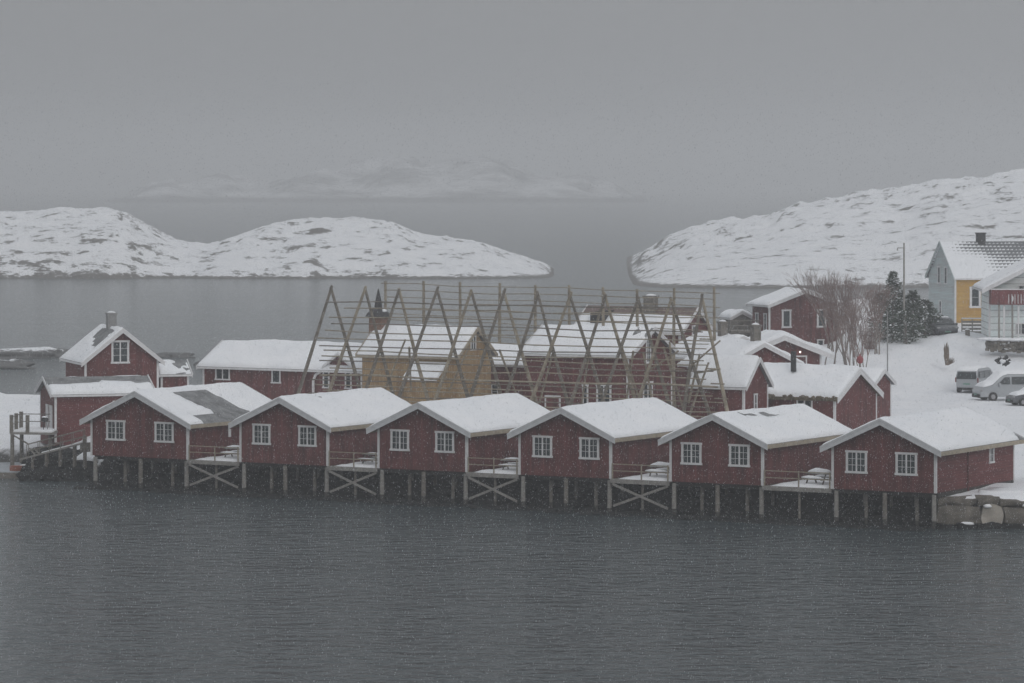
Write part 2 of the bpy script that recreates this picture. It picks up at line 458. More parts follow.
def island(name, prof, Yr, Yf, Yb, mat, step=.6, amp=2.2, fr=.035, kind='structure', label=None):
    """prof: (px, py) of the skyline seen at distance Yr; the shore runs at Yf(px)"""
    pxs = [p[0] for p in prof]; zs = [max(0.0, zat(p[1], Yr)) for p in prof]
    x0, x1 = gx(pxs[0], Yr), gx(pxs[-1], Yr)
    xs = np.arange(x0 * (1.06 if x0 < 0 else .8) - 6, x1 * 1.06 + 6, step); ys = np.arange(Yf - 14, Yb + 14, step * 1.4)
    X = np.array([gx(p, Yr) for p in pxs])
    Z = []
    for y in ys:
        row = []
        for x in xs:
            H = float(np.interp(x * (.15 + .85 * Yr / y), X, zs, left=-.5, right=-.5))
            sh = Yf + 10 * fn(x * .03, 1.0, 4) + max(0, (6 - H)) * .7
            t = (y - sh) / (Yr - sh)
            if t < 0: b_ = t * .6
            elif t < 1: b_ = math.sin(t * math.pi / 2) ** .75
            else: b_ = 1 - ((y - Yr) / (Yb - Yr)) ** 2 * 1.25
            n = amp * (noise.hetero_terrain(Vector((x * fr, y * fr * 1.5, 1.3)), .75, 2.1, 7, .6) - .55)
            n2 = abs(fn(x * fr * 2.2, y * fr * 2.2, 8, 5)) * amp * .8 + abs(fn(x * fr * 8, y * fr * 8, 4, 4)) * amp * .45
            e = max(0, min(1, b_ * 1.5 - .35)) * min(1, max(0, H / 3))
            row.append(H * b_ + (n * .42 - n2 * .7) * e - (1.2 if b_ <= 0 else .25))
        Z.append(row)
    o = grid_obj(name, list(xs), list(ys), Z, mat)
    return tag(o, label, kind=kind)

isl = snowy_rock('island_snow_and_granite', thr=.855, spread=.07, wet=.45, scale=.34, rock=(.13, .12, .112), stretch=(.5, .8, 1.5), zfade=.2, nzw=.6)
island('island', [(-60, 222), (0, 214), (28, 213), (50, 209), (85, 208), (110, 209), (128, 213), (150, 226), (166, 236), (185, 242), (205, 246), (222, 243), (245, 235),
        (270, 228), (300, 224), (330, 222), (385, 224), (402, 229), (420, 236), (440, 238), (470, 241), (500, 248), (525, 257), (545, 266), (556, 274), (562, 279)],
       875, 828, 960, isl)
hl = snowy_rock('headland_snow_and_granite', thr=.862, spread=.07, wet=.5, scale=.30, rock=(.13, .12, .112), stretch=(.5, .8, 1.5), zfade=.2, nzw=.6)
island('headland', [(622, 287), (626, 276), (632, 267), (644, 257), (664, 246), (694, 234), (724, 227), (765, 220), (800, 208), (840, 201), (900, 196), (925, 187), (960, 182), (1000, 177), (1030, 174), (1120, 164), (1250, 154)],
       905, 757, 1120, hl, step=.9, amp=2.6)
far = snowy_rock('far_island_snow', thr=.95, spread=.25, wet=3, scale=.016, rock=(.07, .07, .07), stretch=(.7, 1, 3), zfade=3)
def far_hill(prof, Yr, Yf, Yb, step):
    pxs = [p[0] for p in prof]; zs = [max(0, zat(p[1], Yr)) for p in prof]; X = [gx(p, Yr) for p in pxs]
    xs = np.arange(X[0], X[-1], step); ys = np.arange(Yf, Yb, step * 2); Z = []
    for y in ys:
        row = []
        for x in xs:
            H = float(np.interp(x, X, zs)); t = (y - Yf) / (Yr - Yf)
            b_ = math.sin(min(1, t) * math.pi / 2) ** .8 if t < 1 else 1 - ((y - Yr) / (Yb - Yr)) ** 2
            row.append(H * b_ + 17 * b_ * fn(x * .016, y * .008, 3, 7) - 1)
        Z.append(row)
    return tag(grid_obj('distant_hills', list(xs), list(ys), Z, far), kind='structure')
far_hill([(125, 200), (150, 191), (175, 183), (215, 182), (250, 187), (290, 184), (320, 174), (365, 168), (395, 163), (430, 166), (480, 161), (515, 167), (550, 178), (590, 185), (620, 193), (650, 200)],
         4000, 3650, 4900, 8)

sk = snowy_rock('skerry_snow_and_rock', thr=.60, spread=.2, wet=.75, scale=.2, rock=(.10, .10, .10), zfade=.2)
def skerry(px, Y, rx, ry, h, seed):
    b = MB(); b.blob((0, 0, 0), rx, ry, h, seed, .45, 40, 20)
    o = b.build('skerry', sk, smooth=True); o.location = (gx(px, Y), Y, -.15)
    return tag(o, kind='structure')
skerry(2, 462, 8.0, 6, 1.15, 3); skerry(38, 468, 4.0, 5, .8, 4); skerry(4, 436, 4.4, 4, .75, 9); skerry(14, 438, 1.5, 2, .9, 11)
skerry(172, 462, 2.8, 3, .55, 6); skerry(203, 440, 1.0, 2, .7, 8)

# rubble below the cabins
row0 = Vector((gx(936, 234), 234, 0))
b = MB()
random.seed(3)
for i in range(2600):
    t = random.uniform(-66, -.6); v = random.uniform(-.6, 10.0) if i % 3 else random.uniform(3.5, 8)
    p = row0 + U * t + V * v
    r_ = random.uniform(.35, .95)
    z = -.42 + max(0, min(2.0, (v - 1.6) * .62)) + random.uniform(-.2, .15)
    if v < 2: r_ *= .7
    b.blob((p.x, p.y, z), r_ * 1.2, r_, r_ * .75, i, .3, 7, 5)
for i in range(900):
    t = random.uniform(-64, -.4); v = random.uniform(-2.0, .2)
    p = row0 + U * t + V * v; r_ = random.uniform(.2, .5)
    b.blob((p.x, p.y, -.12 + random.uniform(-.18, .06)), r_ * 1.3, r_, r_ * .6, i, .35, 7, 5)
for i in range(260):
    x = random.uniform(gx(30, 275), gx(100, 272)); y = random.uniform(271.5, 279)
    r_ = random.uniform(.3, .9)
    b.blob((x, y, random.uniform(-.1, .3) + max(0, (y - 271) * .16)), r_ * 1.2, r_, r_ * .75, i, .3, 7, 5)
tag(b.build('shore_rubble', 'rock', smooth=False), 'dark wet boulders heaped along the shore below the cabins', 'rocks', kind='stuff')

# quay of big blocks on the right
root = tag(empty('stone_wall', (row0.x + .75, row0.y + 1.6, 0)), 'rough quay wall of big grey brown blocks right of the rightmost cabin', 'stone wall')
b = MB(); x = -.6; random.seed(12)
def block(b, x0, x1, y0, y1, z0, z1, seed, mi=0):
    """a hewn block: subdivided box with lumpy faces"""
    n = 5; vs = []; fs = []
    c = Vector(((x0+x1)/2, (y0+y1)/2, (z0+z1)/2)); h = Vector(((x1-x0)/2, (y1-y0)/2, (z1-z0)/2))
    for ax in range(3):
        for sg in (-1, 1):
            o = len(vs)
            for i in range(n + 1):
                for j in range(n + 1):
                    q = [0, 0, 0]; q[ax] = sg; q[(ax+1) % 3] = -1 + 2*i/n; q[(ax+2) % 3] = -1 + 2*j/n
                    q = Vector(q); l = q.normalized(); q = q * .80 + l * .27
                    p = c + Vector((q.x*h.x, q.y*h.y, q.z*h.z)) * (1 + .0)
                    d = noise.noise_vector(p * 1.1 + Vector((seed, 0, 0))) * .22
                    vs.append(p + d)
            for i in range(n):
                for j in range(n):
                    a = o + i*(n+1) + j; fs.append((a, a+1, a+n+2, a+n+1))
    b.add(vs, fs, mi)
i = 0
while x < 34:
    wd = random.uniform(2.0, 3.6) if i != 1 else 1.35
    block(b, x, x + wd - .05, -1.0, 1.2, .25, 1.35 + random.uniform(-.06, .06), i, 1 if i == 1 else 0)
    x += wd; i += 1
x = -.6
while x < 34:
    wd = random.uniform(1.3, 2.6); block(b, x, x + wd - .04, -.8, 1.3, 1.38, 1.78 + random.uniform(-.05, .08), i + 40); x += wd; i += 1
x = -.8
while x < 34:
    wd = random.uniform(.8, 1.9); block(b, x, x + wd, -1.6, .4, -.6, .3 + random.uniform(-.1, .15), i + 90, 2); x += wd; i += 1
b.build('stonework', ['stone', 'pale_stone', 'rock'], root, smooth=False)
b = MB()
for (cx, cy, cz, rx) in ((1.2, -1.2, .3, .5), (4.9, -1.0, .2, .25), (10.6, -1.1, 1.30, .3), (2.5, -.9, 1.36, .3), (5.0, -.9, 1.38, .4), (8.3, -.95, .3, .3)):
    b.blob((cx, cy, cz), rx, .3, .12, cx, .2)
b.build('snow_patch', 'snow', root, smooth=True)
xs = np.linspace(0, 34, 60); ys = np.linspace(-.5, 7, 24)
def lipz(x, y):
    e = min(1, max(0, (y + .5) / .8)); return 1.62 + .30 * e ** .6 + .08 * fn(x * .4, y * .4, 7) + .03 * y
grid_obj('snow_lip', list(xs), list(ys), [[lipz(x, y) for x in xs] for y in ys], 'snow', root)

# ------------------------------------------------------------------ the six waterfront cabins
ZF = 2.2
LC = [(91, 188), (240, 328), (378, 467), (519, 611), (670, 763), (832, 936)]
pR = [on_line(r, row0) for l, r in LC]; pL = [on_line(l, row0) for l, r in LC]
def bare1(x, y):      # broad swept strip across the near part of the right slope
    return 1.0 if (x > .55 and .22 + (x-.5)*.25 < y < .62 + (x-.5)*.1) else (.9 if x > .93 and .1<y<.7 else 0)
def bare_patch(x0, x1, y0, y1, s=.55):
    return lambda x, y: s if (x0 < x < x1 and y0 < y < y1) else 0
BARE = [bare1, bare_patch(.52, .66, .25, .5, .5), None, None, (lambda x, y: .60 if abs((x - .5) - .06 - .16 * (y - .2)) < .05 and .2 < y < .62 else 0), bare_patch(.97, 1.2, .97, 1.1, .7)]
LAB = ['leftmost red stilt cabin, a swept dark strip crossing its snowy roof',
       'second red stilt cabin from the left, faint thin patch in its roof snow',
       'third red stilt cabin from the left, in front of the ochre building',
       'fourth red stilt cabin from the left, in front of the big red house',
       'fifth red stilt cabin from the left, grey worn patch high on its snowy roof',
       'rightmost red stilt cabin, against the stone quay, small window in its side']
def wedge_post(root, x, y, zb, r=.13, mat='wood', zt=-.12, name='stilt'):
    b = MB(); zm = -2.2 + .35 + .25 * noise.noise(Vector((x * 3.3, y, zb))) if zb > -3.4 else zb + 1.1
    zm = min(zm, zt - .2)
    b.tube((x, y, zb), (x, y, zm), r * 1.08, r * 1.03, 8, 1); b.tube((x, y, zm), (x, y, zt), r * 1.03, r * .95, 8, 0)
    return b.build(name, [mat, 'sill'], root)
HE = [2.55, 2.72, 2.74, 2.76, 2.74, 2.72]
ZC = [1.82, 1.96, 1.94, 1.90, 1.84, 1.74]
for i in range(6):
    W = (pR[i] - pL[i]).length; L = 12.0 if i < 5 else 12.3
    Yc = pR[i].y
    he = HE[i]; hp = he + W / 2 * .455
    wins = []
    zc = ZC[i]
    for f in ((.26, .76), (.25, .77), (.25, .755), (.26, .77), (.235, .75), (.24, .72))[i:i+1][0]:
        wins.append(('front', W * f, zc, 1.6 if i == 0 else 1.45, 1.16, dict(tw=.15)))
    if i == 5: wins.append(('right', 8.6, 1.85, .75, .85, dict(casements=1, cols=2, rows=2, tw=.13)))
    px = CX + FPX * pR[i].x / pR[i].y
    root, zr = house('stilt_cabin', LAB[i], 'cabin', px, Yc, ZF, -TH, 'fr', W, L, ZF + he, ZF + hp, wall='red' if i not in (1,) else 'red_old',
                     over=.54, gov=.52, snow=.19, bare=BARE[i], windows=wins, group='red cabins on stilts along the waterfront',
                     barge='barge', fascia='tan', bh=.34, base=.0, side_mat='red_h' if i == 5 else None, seed=i, fascia_h=.26,
                     cmat='white', res=.25)
    # sill beam and stilts
    b = MB(); b.box(.02, W - .02, .40, .58, -.24, -.003); b.box(.02, .2, .59, L, -.24, -.003); b.box(W - .2, W - .02, .59, L, -.24, -.003)
    for q in (2.5, 5, 7.5, 10): b.box(.21, W - .21, q, q + .15, -.22, -.004)
    b.build('sill_beam', 'sill', root)
    b = MB(); b.box(0.03, W - .03, .42, L, -.30, -.243); b.build('floor_slab', 'sill', root)
    for j, f in enumerate((.03, .26, .5, .75, .97)):
        wedge_post(root, W * f, .18 if j % 2 == 0 else 1.1, -ZF - .8, .15 if j % 2 == 0 else .12, 'pale_wood' if j in (0, 4) else 'wood')
    for f in (.12, .38, .62, .88): wedge_post(root, W * f, 3.0, -ZF - .3, .12, 'wood')
    if i == 5:   # drain pipe at the joint of the long side
        b = MB(); b.tube((W + .06, 4.8, -.2), (W + .06, 4.8, he - .2), .05); b.build('downpipe', 'red', root)
    if i == 1:
        b = MB(); b.box(-.62, -.45, -.5, -.4, he - 1.0, he - .45); b.build('bargeboard_end', 'white', root)
# decks between the cabins
def picnic_table(deckroot, loc, rz, label, snowh, tilt=0):
    t = tag(empty('picnic_table', loc, rz), label, 'picnic table', 'picnic tables on the cabin decks')
    b = MB()
    for k in range(4): b.box(-.85, .85, -.36 + k * .185, -.36 + k * .185 + .165, .70, .74)
    b.build('table_top', 'wood', t)
    for sy in (-1, 1):
        b = MB(); b.box(-.85, .85, sy * .78 - .13, sy * .78 + .13, .42, .46); o = b.build('bench', 'wood', t)
        s = MB(); s.blob((0, sy * .78, .465), .84, .15, .15 * snowh, sy + 3, .12, 16, 8, flat=0.0); s.build('bench_snow', 'snow', o, smooth=True)
    for sx in (-.62, .62):
        b = MB()
        for sy in (-1, 1): b.beam((sx, sy * .62, 0), (sx, sy * .22, .70), .05, .1)
        b.beam((sx, -.8, .385), (sx, .8, .385), .05, .08)
        b.build('trestle', 'wood', t)
    s = MB(); s.blob((0, 0, .745), .86, .38, .30 * snowh, 5, .12, 18, 10, flat=0.0); s.build('table_snow', 'snow', t, smooth=True)
    return t
TLAB = ['picnic table under thin snow on the deck right of the leftmost cabin',
        'picnic table with pale bare planks on the deck between the second and third cabins',
        'picnic table with a snowy top on the deck between the third and fourth cabins',
        'picnic table capped with thick snow, between the fourth and fifth cabins',
        'picnic table with a rounded snow dome on the deck beside the rightmost cabin']
for i in range(5):
    A, B = pR[i], pL[i + 1]; g_ = (B - A).length
    d = tag(empty('deck', (A.x, A.y, ZF), -R(TH)), ['snowy deck on crossed braces between the first and second cabins from the left',
        'snowy deck on crossed braces between the second and third cabins from the left', 'snowy deck on crossed braces between the third and fourth cabins',
        'snowy deck on crossed braces between the fourth and fifth cabins', 'snowy deck without crossed braces beside the rightmost cabin'][i], 'deck', 'decks between the waterfront cabins')
    b = MB(); b.box(.06, g_ - .06, -.05, 8.5, -.12, -.01); b.build('planking', 'wood', d)
    b = MB(); b.box(.0, g_, -.14, -.055, -.27, .0); b.build('edge_beam', 'pale_wood', d)
    xs = np.linspace(.45, g_ - .1, 16); ys = np.linspace(.12, 8.3, 30)
    def dz(x, y):
        e = min(1, (x - .45) / .5, (g_ - .1 - x) / .25, (y - .12) / .3); return .14 * max(0, e) ** .5 * (1 + .5 * fn(x, y * .7, i)) - .005
    grid_obj('deck_snow', list(xs), list(ys), [[dz(x, y) for x in xs] for y in ys], 'snow', d)
    b = MB()
    for x in (.12, g_ * .52, g_ - .15): b.box(x - .035, x + .035, -.05, .02, 0, 1.02)
    b.box(.1, g_ - .1, -.03, .01, .93, .99); b.box(.1, g_ - .1, -.02, .01, .50, .56)
    b.build('railing', 'pole', d)
    for (x, y) in ((g_ * .5, .3), (g_ - .5, 3.6)): wedge_post(d, x, y, -ZF - .4, .09, 'wood', -.13)
    if i < 4:
        for (xa, xb, yy) in ((.15, g_ - .1, -.10), (g_ - .15, .15, .02)):
            b = MB(); b.beam((xa, yy, -.32), (xb, yy, -1.75), .06, .15); b.build('brace', 'pale_wood', d)
    p = A + U * (g_ * .62) + V * 2.0
    picnic_table(d, (p.x, p.y, ZF + .02), -R(TH) + R([8, -5, 12, 3, -8][i]), TLAB[i], [.7, .35, .6, 1.0, 1.1][i])

# ------------------------------------------------------------------ left group
PH = 18
hL, zr = house('red_house', 'tall red house with a tile chimney and one gable window at the far left', 'house', 85, 292, 2.4, PH, 'fl', 5.75, 7.5,
          zat(361, 292), zat(331, 292), snow=.14, over=.35, gov=.5, bare=lambda x, y: .75 if (x < .5 and x > .10 + .3 * y and y > .12 and y < .85) else (.6 if x > .5 and y > .5 else 0), seed=11,
          windows=[('front', 2.75, 5.85, 1.4, 1.5, dict(rows=3, cols=1, tw=.16)), ('left', 2.8, 3.3, .7, .8, dict(casements=1, cols=1, rows=2, trim='white')), ('left', 5.2, 3.3, .5, .7, dict(casements=1, cols=1, rows=2))], barge='white', bh=.3)
chimney(hL, 2.95, 4.2, 6.6, 8.6, .7, 'concrete')
sh, _ = house('shed', 'small red lean shed with a snowy dark roof, right of the tall red house', 'shed', 161, 297, 2.4, PH - 90, 'fr', 3.0, 2.2, zat(374, 297), zat(363, 297), snow=.22,
      bare=lambda x, y: .5 if x > .4 and y > .5 else 0, seed=12, over=.3, gov=.2)
bh_, _ = house('boathouse', 'low red boathouse with a dark strip along the top of its snowy roof', 'boathouse', 55, 280, 2.4, PH - 90, 'fr', 5.6, 7.2,
      zat(395, 280), zat(380, 281), snow=.24, bare=lambda x, y: (1.0 if (x > .40 and x < .77 + .04 * math.sin(y * 7)) else 0), seed=13, over=.3, gov=.35,
      windows=[('right', 4.9, 2.3, 1.1, .75, dict(cols=1, rows=1, tw=.1)), ], doors=[('front', 4.2, .3, .7, 2.0, 'white'), ('front', 2.8, .3, .7, 2.0, 'white')], side_mat='red_h', barge='white')
# deck left of the boathouse
DZ = 3.05
o_ = Vector((gx(10, 278), 278, DZ))
dk = tag(empty('deck', o_, R(0)), 'small snowy deck on tall posts left of the boathouse', 'deck')
b = MB(); b.prism([(0, 0), (3.2, -.6), (3.3, 3.6), (.3, 4.2)], -.16, 0, 'z'); b.build('planking', 'pale_wood', dk)
b = MB(); b.prism([(.1, .1), (3.1, -.45), (3.2, 3.5), (.35, 4.1)], .003, .10, 'z'); b.build('deck_snow', 'snow', dk)
for (x, y) in ((.1, .1), (.2, 2.0), (.3, 4.0), (1.3, -.15)):
    b = MB(); b.box(x - .13, x + .13, y - .13, y + .13, -.1, 1.25); p_ = b.build('railing_post', 'wood', dk)
    s = MB(); s.blob((x, y, 1.26), .14, .14, .08, 1, .1, flat=0); s.build('snow_cap', 'snow', p_, smooth=True)
for zz in (.55, 1.1):
    b = MB(); b.tube((.2, 3.9, zz), (3.3, 3.4, zz), .035); b.tube((.1, .1, zz), (.3, 4.0, zz), .035); b.build('rail', 'wood', dk)
for (x, y) in ((.15, .15), (.35, 3.9), (2.6, 2.8)): wedge_post(dk, x, y, -DZ - .6, .15, 'wood', -.17)
b = MB(); b.beam((.2, .0, -.2), (1.4, .0, -.9), .08, .1); b.build('brace', 'wood', dk)
# barbecue on the deck
bq = tag(empty('barbecue', o_ + Vector((2.35, 1.6, .1))), 'small dark snow-topped barbecue on the deck left of the boathouse', 'barbecue')
b = MB(); b.blob((0, 0, .72), .28, .22, .18, 2, .05); b.build('bowl', 'dark', bq, smooth=True)
b = MB()
for a_ in (0, 2.1, 4.2): b.tube((.22*math.cos(a_), .2*math.sin(a_), 0), (.08*math.cos(a_), .08*math.sin(a_), .6), .02)
b.build('stand', 'dark', bq)
b = MB(); b.blob((0, 0, .88), .24, .2, .1, 2, .1, flat=0); b.build('snow_cap', 'snow', bq, smooth=True)
# gangway down to the pontoon
gw = tag(empty('gangway', (gx(84, 272.5), 272.5, 0)), 'railed gangway sloping down from the shore to the pontoon at the left', 'gangway')
P1 = Vector((0, 0, zat(443, 272.5))); P2 = Vector((gx(22, 273.5) - gx(84, 272.5), 1.0, zat(459, 273.5)))
b = MB(); b.beam(P1, P2, 1.1, .12); b.build('walkway', 'pale_wood', gw)
b = MB(); b.beam(P1 + Vector((0, 0, .1)), P2.lerp(P1, .35) + Vector((0, 0, .1)), .9, .07); b.build('walkway_snow', 'snow', gw)
for sy in (-.52, .52):
    b = MB()
    for hh in (.45, .95): b.tube(P1 + Vector((0, sy, hh)), P2.lerp(P1, .1) + Vector((0, sy, hh)), .03)
    for q in range(6):
        p = P1.lerp(P2, q / 5.5) + Vector((0, sy, 0)); b.tube(p, p + Vector((0, 0, .97)), .03)
    b.build('handrail', 'wood', gw)
for q in (.15, .38, .6, .82):
    p_ = P1.lerp(P2, q); wedge_post(gw, p_.x, p_.y - .35, -.8, .11, 'wood', p_.z - .06, 'support_post'); wedge_post(gw, p_.x, p_.y + .45, -.8, .10, 'wood', p_.z - .06, 'support_post')
wedge_post(gw, .1, -.3, -1.0, .14, 'wood', 3.2, 'support_post'); 
b = MB(); b.box(-.25, .75, -.35, .3, zat(452, 272), zat(443, 272)); b.build('landing', 'wood', gw)
# pontoon
pt = tag(empty('pontoon', (gx(14, 277), 277, 0)), 'flat grey floating pontoon with a dark edge below the small deck', 'pontoon')
b = MB(); b.box(-14, 3.6, -3.3, 11, -.3, .42); b.build('float', 'wood', pt)
b = MB(); b.box(-14, 3.55, -3.25, 10.95, .423, .50); b.build('pontoon_snow', plain('slushy_grey_snow', (.34, .37, .40), .6, .15, 1), pt)
ky = tag(empty('dinghy', (gx(25, 273.9), 273.9, .5), R(5)), 'small orange boat lying on the pontoon under the gangway', 'boat')
b = MB()
pts = [(-1.1, .02), (-.8, .26), (0, .34), (.8, .26), (1.15, .02)]
vs = []; 
for (x, w_) in pts: vs += [(x, -w_, .42), (x, w_, .42), (x, w_ * .5, .04), (x, -w_ * .5, .04)]
fs = [(0,1,2,3), (16,19,18,17)]
for q in range(4):
    for e in range(4): fs.append((q*4+e, q*4+(e+1) % 4, q*4+4+(e+1) % 4, q*4+4+e))
b.add(vs, fs); b.build('hull', 'orange', ky)
b = MB(); b.blob((.1, 0, .43), .5, .2, .1, 3, .2, flat=0); b.build('snow', 'snow', ky, smooth=True)
# plank ladder leaning under the deck
ld = tag(empty('ladder', (gx(36, 276.5), 276.5, 0)), 'short pale ladder slanting under the small deck at the left', 'ladder')
for q in (0, .35):
    b = MB(); b.beam((-.5 + q, 0, 2.0), (.55 + q, 0, .8), .06, .12); b.build('side_rail', 'pale_wood', ld)
b = MB()
for q in range(5): b.beam((-.4 + q*.22, 0, 1.9 - q*.25), (-.1 + q*.22, 0, 1.9 - q*.25), .05, .05)
b.build('rung', 'pale_wood', ld)

# ------------------------------------------------------------------ village behind the row
# long red house with dormer, left of the ochre one
long_red, zr = house('red_house', 'long low red house with a small dormer, left of the ochre building', 'house', 362, 295, 2.9, 90 - TH, 'fl', 6.6, 15.0,
      zat(370.5, 295), zat(347, 297), snow=.25, over=.35, gov=.35, seed=21, wall='red_old',
      windows=[('left', 15.0 - 1.9, 3.3, 1.4, .95, dict(cols=1, rows=1)), ('left', 8.0, 3.2, .85, 1.0, dict(casements=1, cols=1, rows=1)),
               ('left', 3.3, 3.2, .62, 1.5, dict(casements=1, cols=1, rows=2)), ('left', 1.25, 3.2, .62, 1.5, dict(casements=1, cols=1, rows=2))], corner=('fl', 'bl'))
e_ = zat(370.5, 295) - 2.9
DC = 2.05
b = MB(); b.prism([(DC - 1.15, e_ - .1), (DC + 1.15, e_ - .1), (DC + 1.15, e_ + .3), (DC, e_ + 1.15), (DC - 1.15, e_ + .3)], -.03, 2.6, 'x'); dm = b.build('dormer', 'red_old', long_red)
b = MB(); b.prism([(DC - 1.45, e_ + .13), (DC, e_ + 1.22), (DC + 1.45, e_ + .13), (DC + 1.45, e_ + .34), (DC, e_ + 1.44), (DC - 1.45, e_ + .34)], -.3, 2.7, 'x'); b.build('dormer_snow', 'snow', dm)
b = MB(); b.prism([(DC - 1.45, e_ + .05), (DC, e_ + 1.12), (DC + 1.45, e_ + .05), (DC + 1.45, e_ + .22), (DC, e_ + 1.30), (DC - 1.45, e_ + .22)], -.36, -.302, 'x'); b.build('dormer_bargeboard', 'white', dm)
b = MB(); b.tube((-.12, 4.45, 0), (-.12, 4.45, e_ - .9), .11); b.tube((-.12, 4.45, e_ - .9), (-.12, 4.2, e_ - .4), .11); b.tube((-.12, 4.2, e_ - .4), (-.2, 3.7, e_ - .2), .11)
b.build('downpipe', 'white', long_red)
# ochre building
Yo = 287
och, zr = house('ochre_house', 'ochre timber house with a snowy roof behind the fish drying racks', 'house', 456, Yo, 2.9, 90 - TH, 'fl', 5.2, 8.4,
      zat(356, Yo), zat(329.5, Yo + 2), wall='ochre', snow=.2, over=.3, gov=.35, seed=22, cmat='ochre', barge='tan', fascia='tan',
      windows=[('front', 2.5, 6.2, .8, .95, dict(casements=2, cols=1, rows=2, tw=.1))], corner=())
e_ = zat(356, Yo) - 2.9
b = MB(); b.prism([(-.004, e_ - .75), (-1.4, e_ - 1.75), (-1.4, -.5), (-.004, -.5)], .9, 3.6, 'y'); an = b.build('annex', 'ochre', och)
b = MB(); b.prism([(-.04, e_ - .70), (-1.6, e_ - 1.82), (-1.6, e_ - 1.6), (-.04, e_ - .48)], .75, 3.75, 'y'); b.build('annex_snow', 'snow', an)
# roof turret with a little spire at the left end of the ochre roof
b = MB(); b.box(1.9, 2.9, 7.9, 9.0, e_ + .9, e_ + 2.75); tu = b.build('turret', 'brick', och)
b = MB()
for (z0_, z1_, r0, r1) in ((2.75, 3.05, 1.05, .85), (3.05, 3.45, .85, .32), (3.45, 3.9, .32, .26), (3.9, 4.9, .26, .03)):
    b.tube((2.4, 8.45, e_ + z0_), (2.4, 8.45, e_ + z1_), r0, r1, 8)
b.build('spire', 'dark', tu); b = MB(); b.blob((2.35, 7.9, e_ + 3.2), .22, .2, .14, 1, .2); b.build('snow_patch', 'snow', tu, smooth=True)

# low red building seen between the ochre house and the big red one
lowr, _ = house('red_shed', 'low red shed behind the drying racks, between ochre house and big red house', 'shed', 534, 293, 2.9, 90 - TH, 'fl', 5.5, 7.0,
      zat(365, 293), zat(348, 295), snow=.22, wall='red_old', seed=23, windows=[('left', 6.3, 2.2, .7, 1.0, dict(casements=1, cols=1, rows=2)), ('left', 3.5, 2.2, .7, 1.0, dict(casements=1, cols=1, rows=2))])
# big red house
Yb = 277
bigr, _ = house('red_house', 'big red house with a tall white gable window, behind the middle of the drying racks', 'house', 628, Yb, 2.9, 90 - TH, 'fl', 6.8, 8.7,
      zat(355.5, Yb), zat(329.5, Yb + 3), snow=.2, seed=24, over=.32, gov=.4, wall='red',
      windows=[('front', 3.1, 6.1, .75, 1.75, dict(casements=1, cols=2, rows=4, tw=.14)), ('front', 3.0, 3.1, 1.5, 1.1, dict(casements=2, cols=1, rows=2, tw=.14)),
               ('left', 2.0, 2.9, 1.25, 1.25, dict(casements=2, cols=1, rows=2, tw=.15)), ('left', 3.55, 2.5, .5, 2.0, dict(casements=1, cols=1, rows=3, tw=.12))],
      doors=[('left', 6.3, .4, 1.1, 2.2, 'red')], bare=lambda x, y: .5 if (x < .5 and x > .3 and y < .12) else 0)
# grey-brown house behind, with dormer and chimney
Yd = 308
hd, zr = house('red_house', 'red gabled house with brick chimney and dark dormer behind the big red house', 'house', 680, Yd, 2.9, 90 - TH, 'fl', 5.0, 9.6,
      zat(332, Yd), zat(309, Yd + 2), snow=.2, seed=25, wall='red_old', roofmat=plain('old_reddish_roof_sheet', (.16, .12, .11), .8, .2), over=.3, gov=.35,
      bare=lambda x, y: 1.0 if (x > .30 and x < .6) else 0, windows=[('front', 2.5, 6.0, .9, 1.3, dict(casements=1, cols=1, rows=2))])
chimney(hd, 1.9, 3.7, 7.0, 9.0, .9, plain('grey_brown_brick', (.17, .13, .115), .8, .2, 6) if False else 'wood')
b = MB(); b.prism([(7.2, 5.6), (8.5, 5.6), (8.5, 7.7), (7.2, 7.9)], .3, 2.2, 'x'); b.build('dormer', 'dark', hd)
# small steep red house in front of the turf roofed one
Ys = 264.5
sm, _ = house('red_house', 'small steep-gabled red house with one narrow window, right of the drying racks', 'house', 744, Ys, 2.9, 90 - TH, 'fl', 3.7, 4.1,
      zat(386.5, Ys), zat(360, Ys + 1.5), snow=.22, seed=26, over=.22, gov=.3, windows=[('front', 1.75, 2.95, .5, 1.2, dict(casements=1, cols=1, rows=2, tw=.12))])
# turf roofed
Yt = 266
tf, _ = house('red_house', 'red house with a rough snow-covered turf roof and black flue pipe', 'house', 835, Yt, 2.9, 90 - TH, 'fl', 6.9, 7.2,
      zat(398, Yt), zat(371, Yt + 3), snow=.34, seed=27, over=.3, gov=.35, roofmat='turfroof', fascia='turfroof', fascia_h=.2,
      windows=[('left', 2.35, 2.62, 1.25, .95, dict(casements=2, cols=1, rows=1, tw=.12))], bh=.34)
b = MB(); b.tube((2.2, 4.3, 5.0), (2.2, 4.3, zat(352, 269) - 2.9), .2, n=10); b.build('flue_pipe', 'dark', tf)
b = MB(); random.seed(5)
for q in range(70):
    b.blob((-.28 + random.uniform(-.06, .08), random.uniform(-.3, 7.4), zat(398, Yt) - 2.9 - .05 + random.uniform(-.06, .12)), .12, .16, .12, q, .3, 6, 4)
b.build('turf_edge', 'turfroof', tf)
# little shed right of it
ss, _ = house('red_shed', 'small red shed whose gable pokes out right of the turf-roofed house', 'shed', 871.5, 296, 2.9, 90 - TH, 'fl', 3.6, 5.0,
      zat(385, 296), zat(372, 297), snow=.22, seed=28, over=.25, gov=.3, corner=('fl', 'fr'))
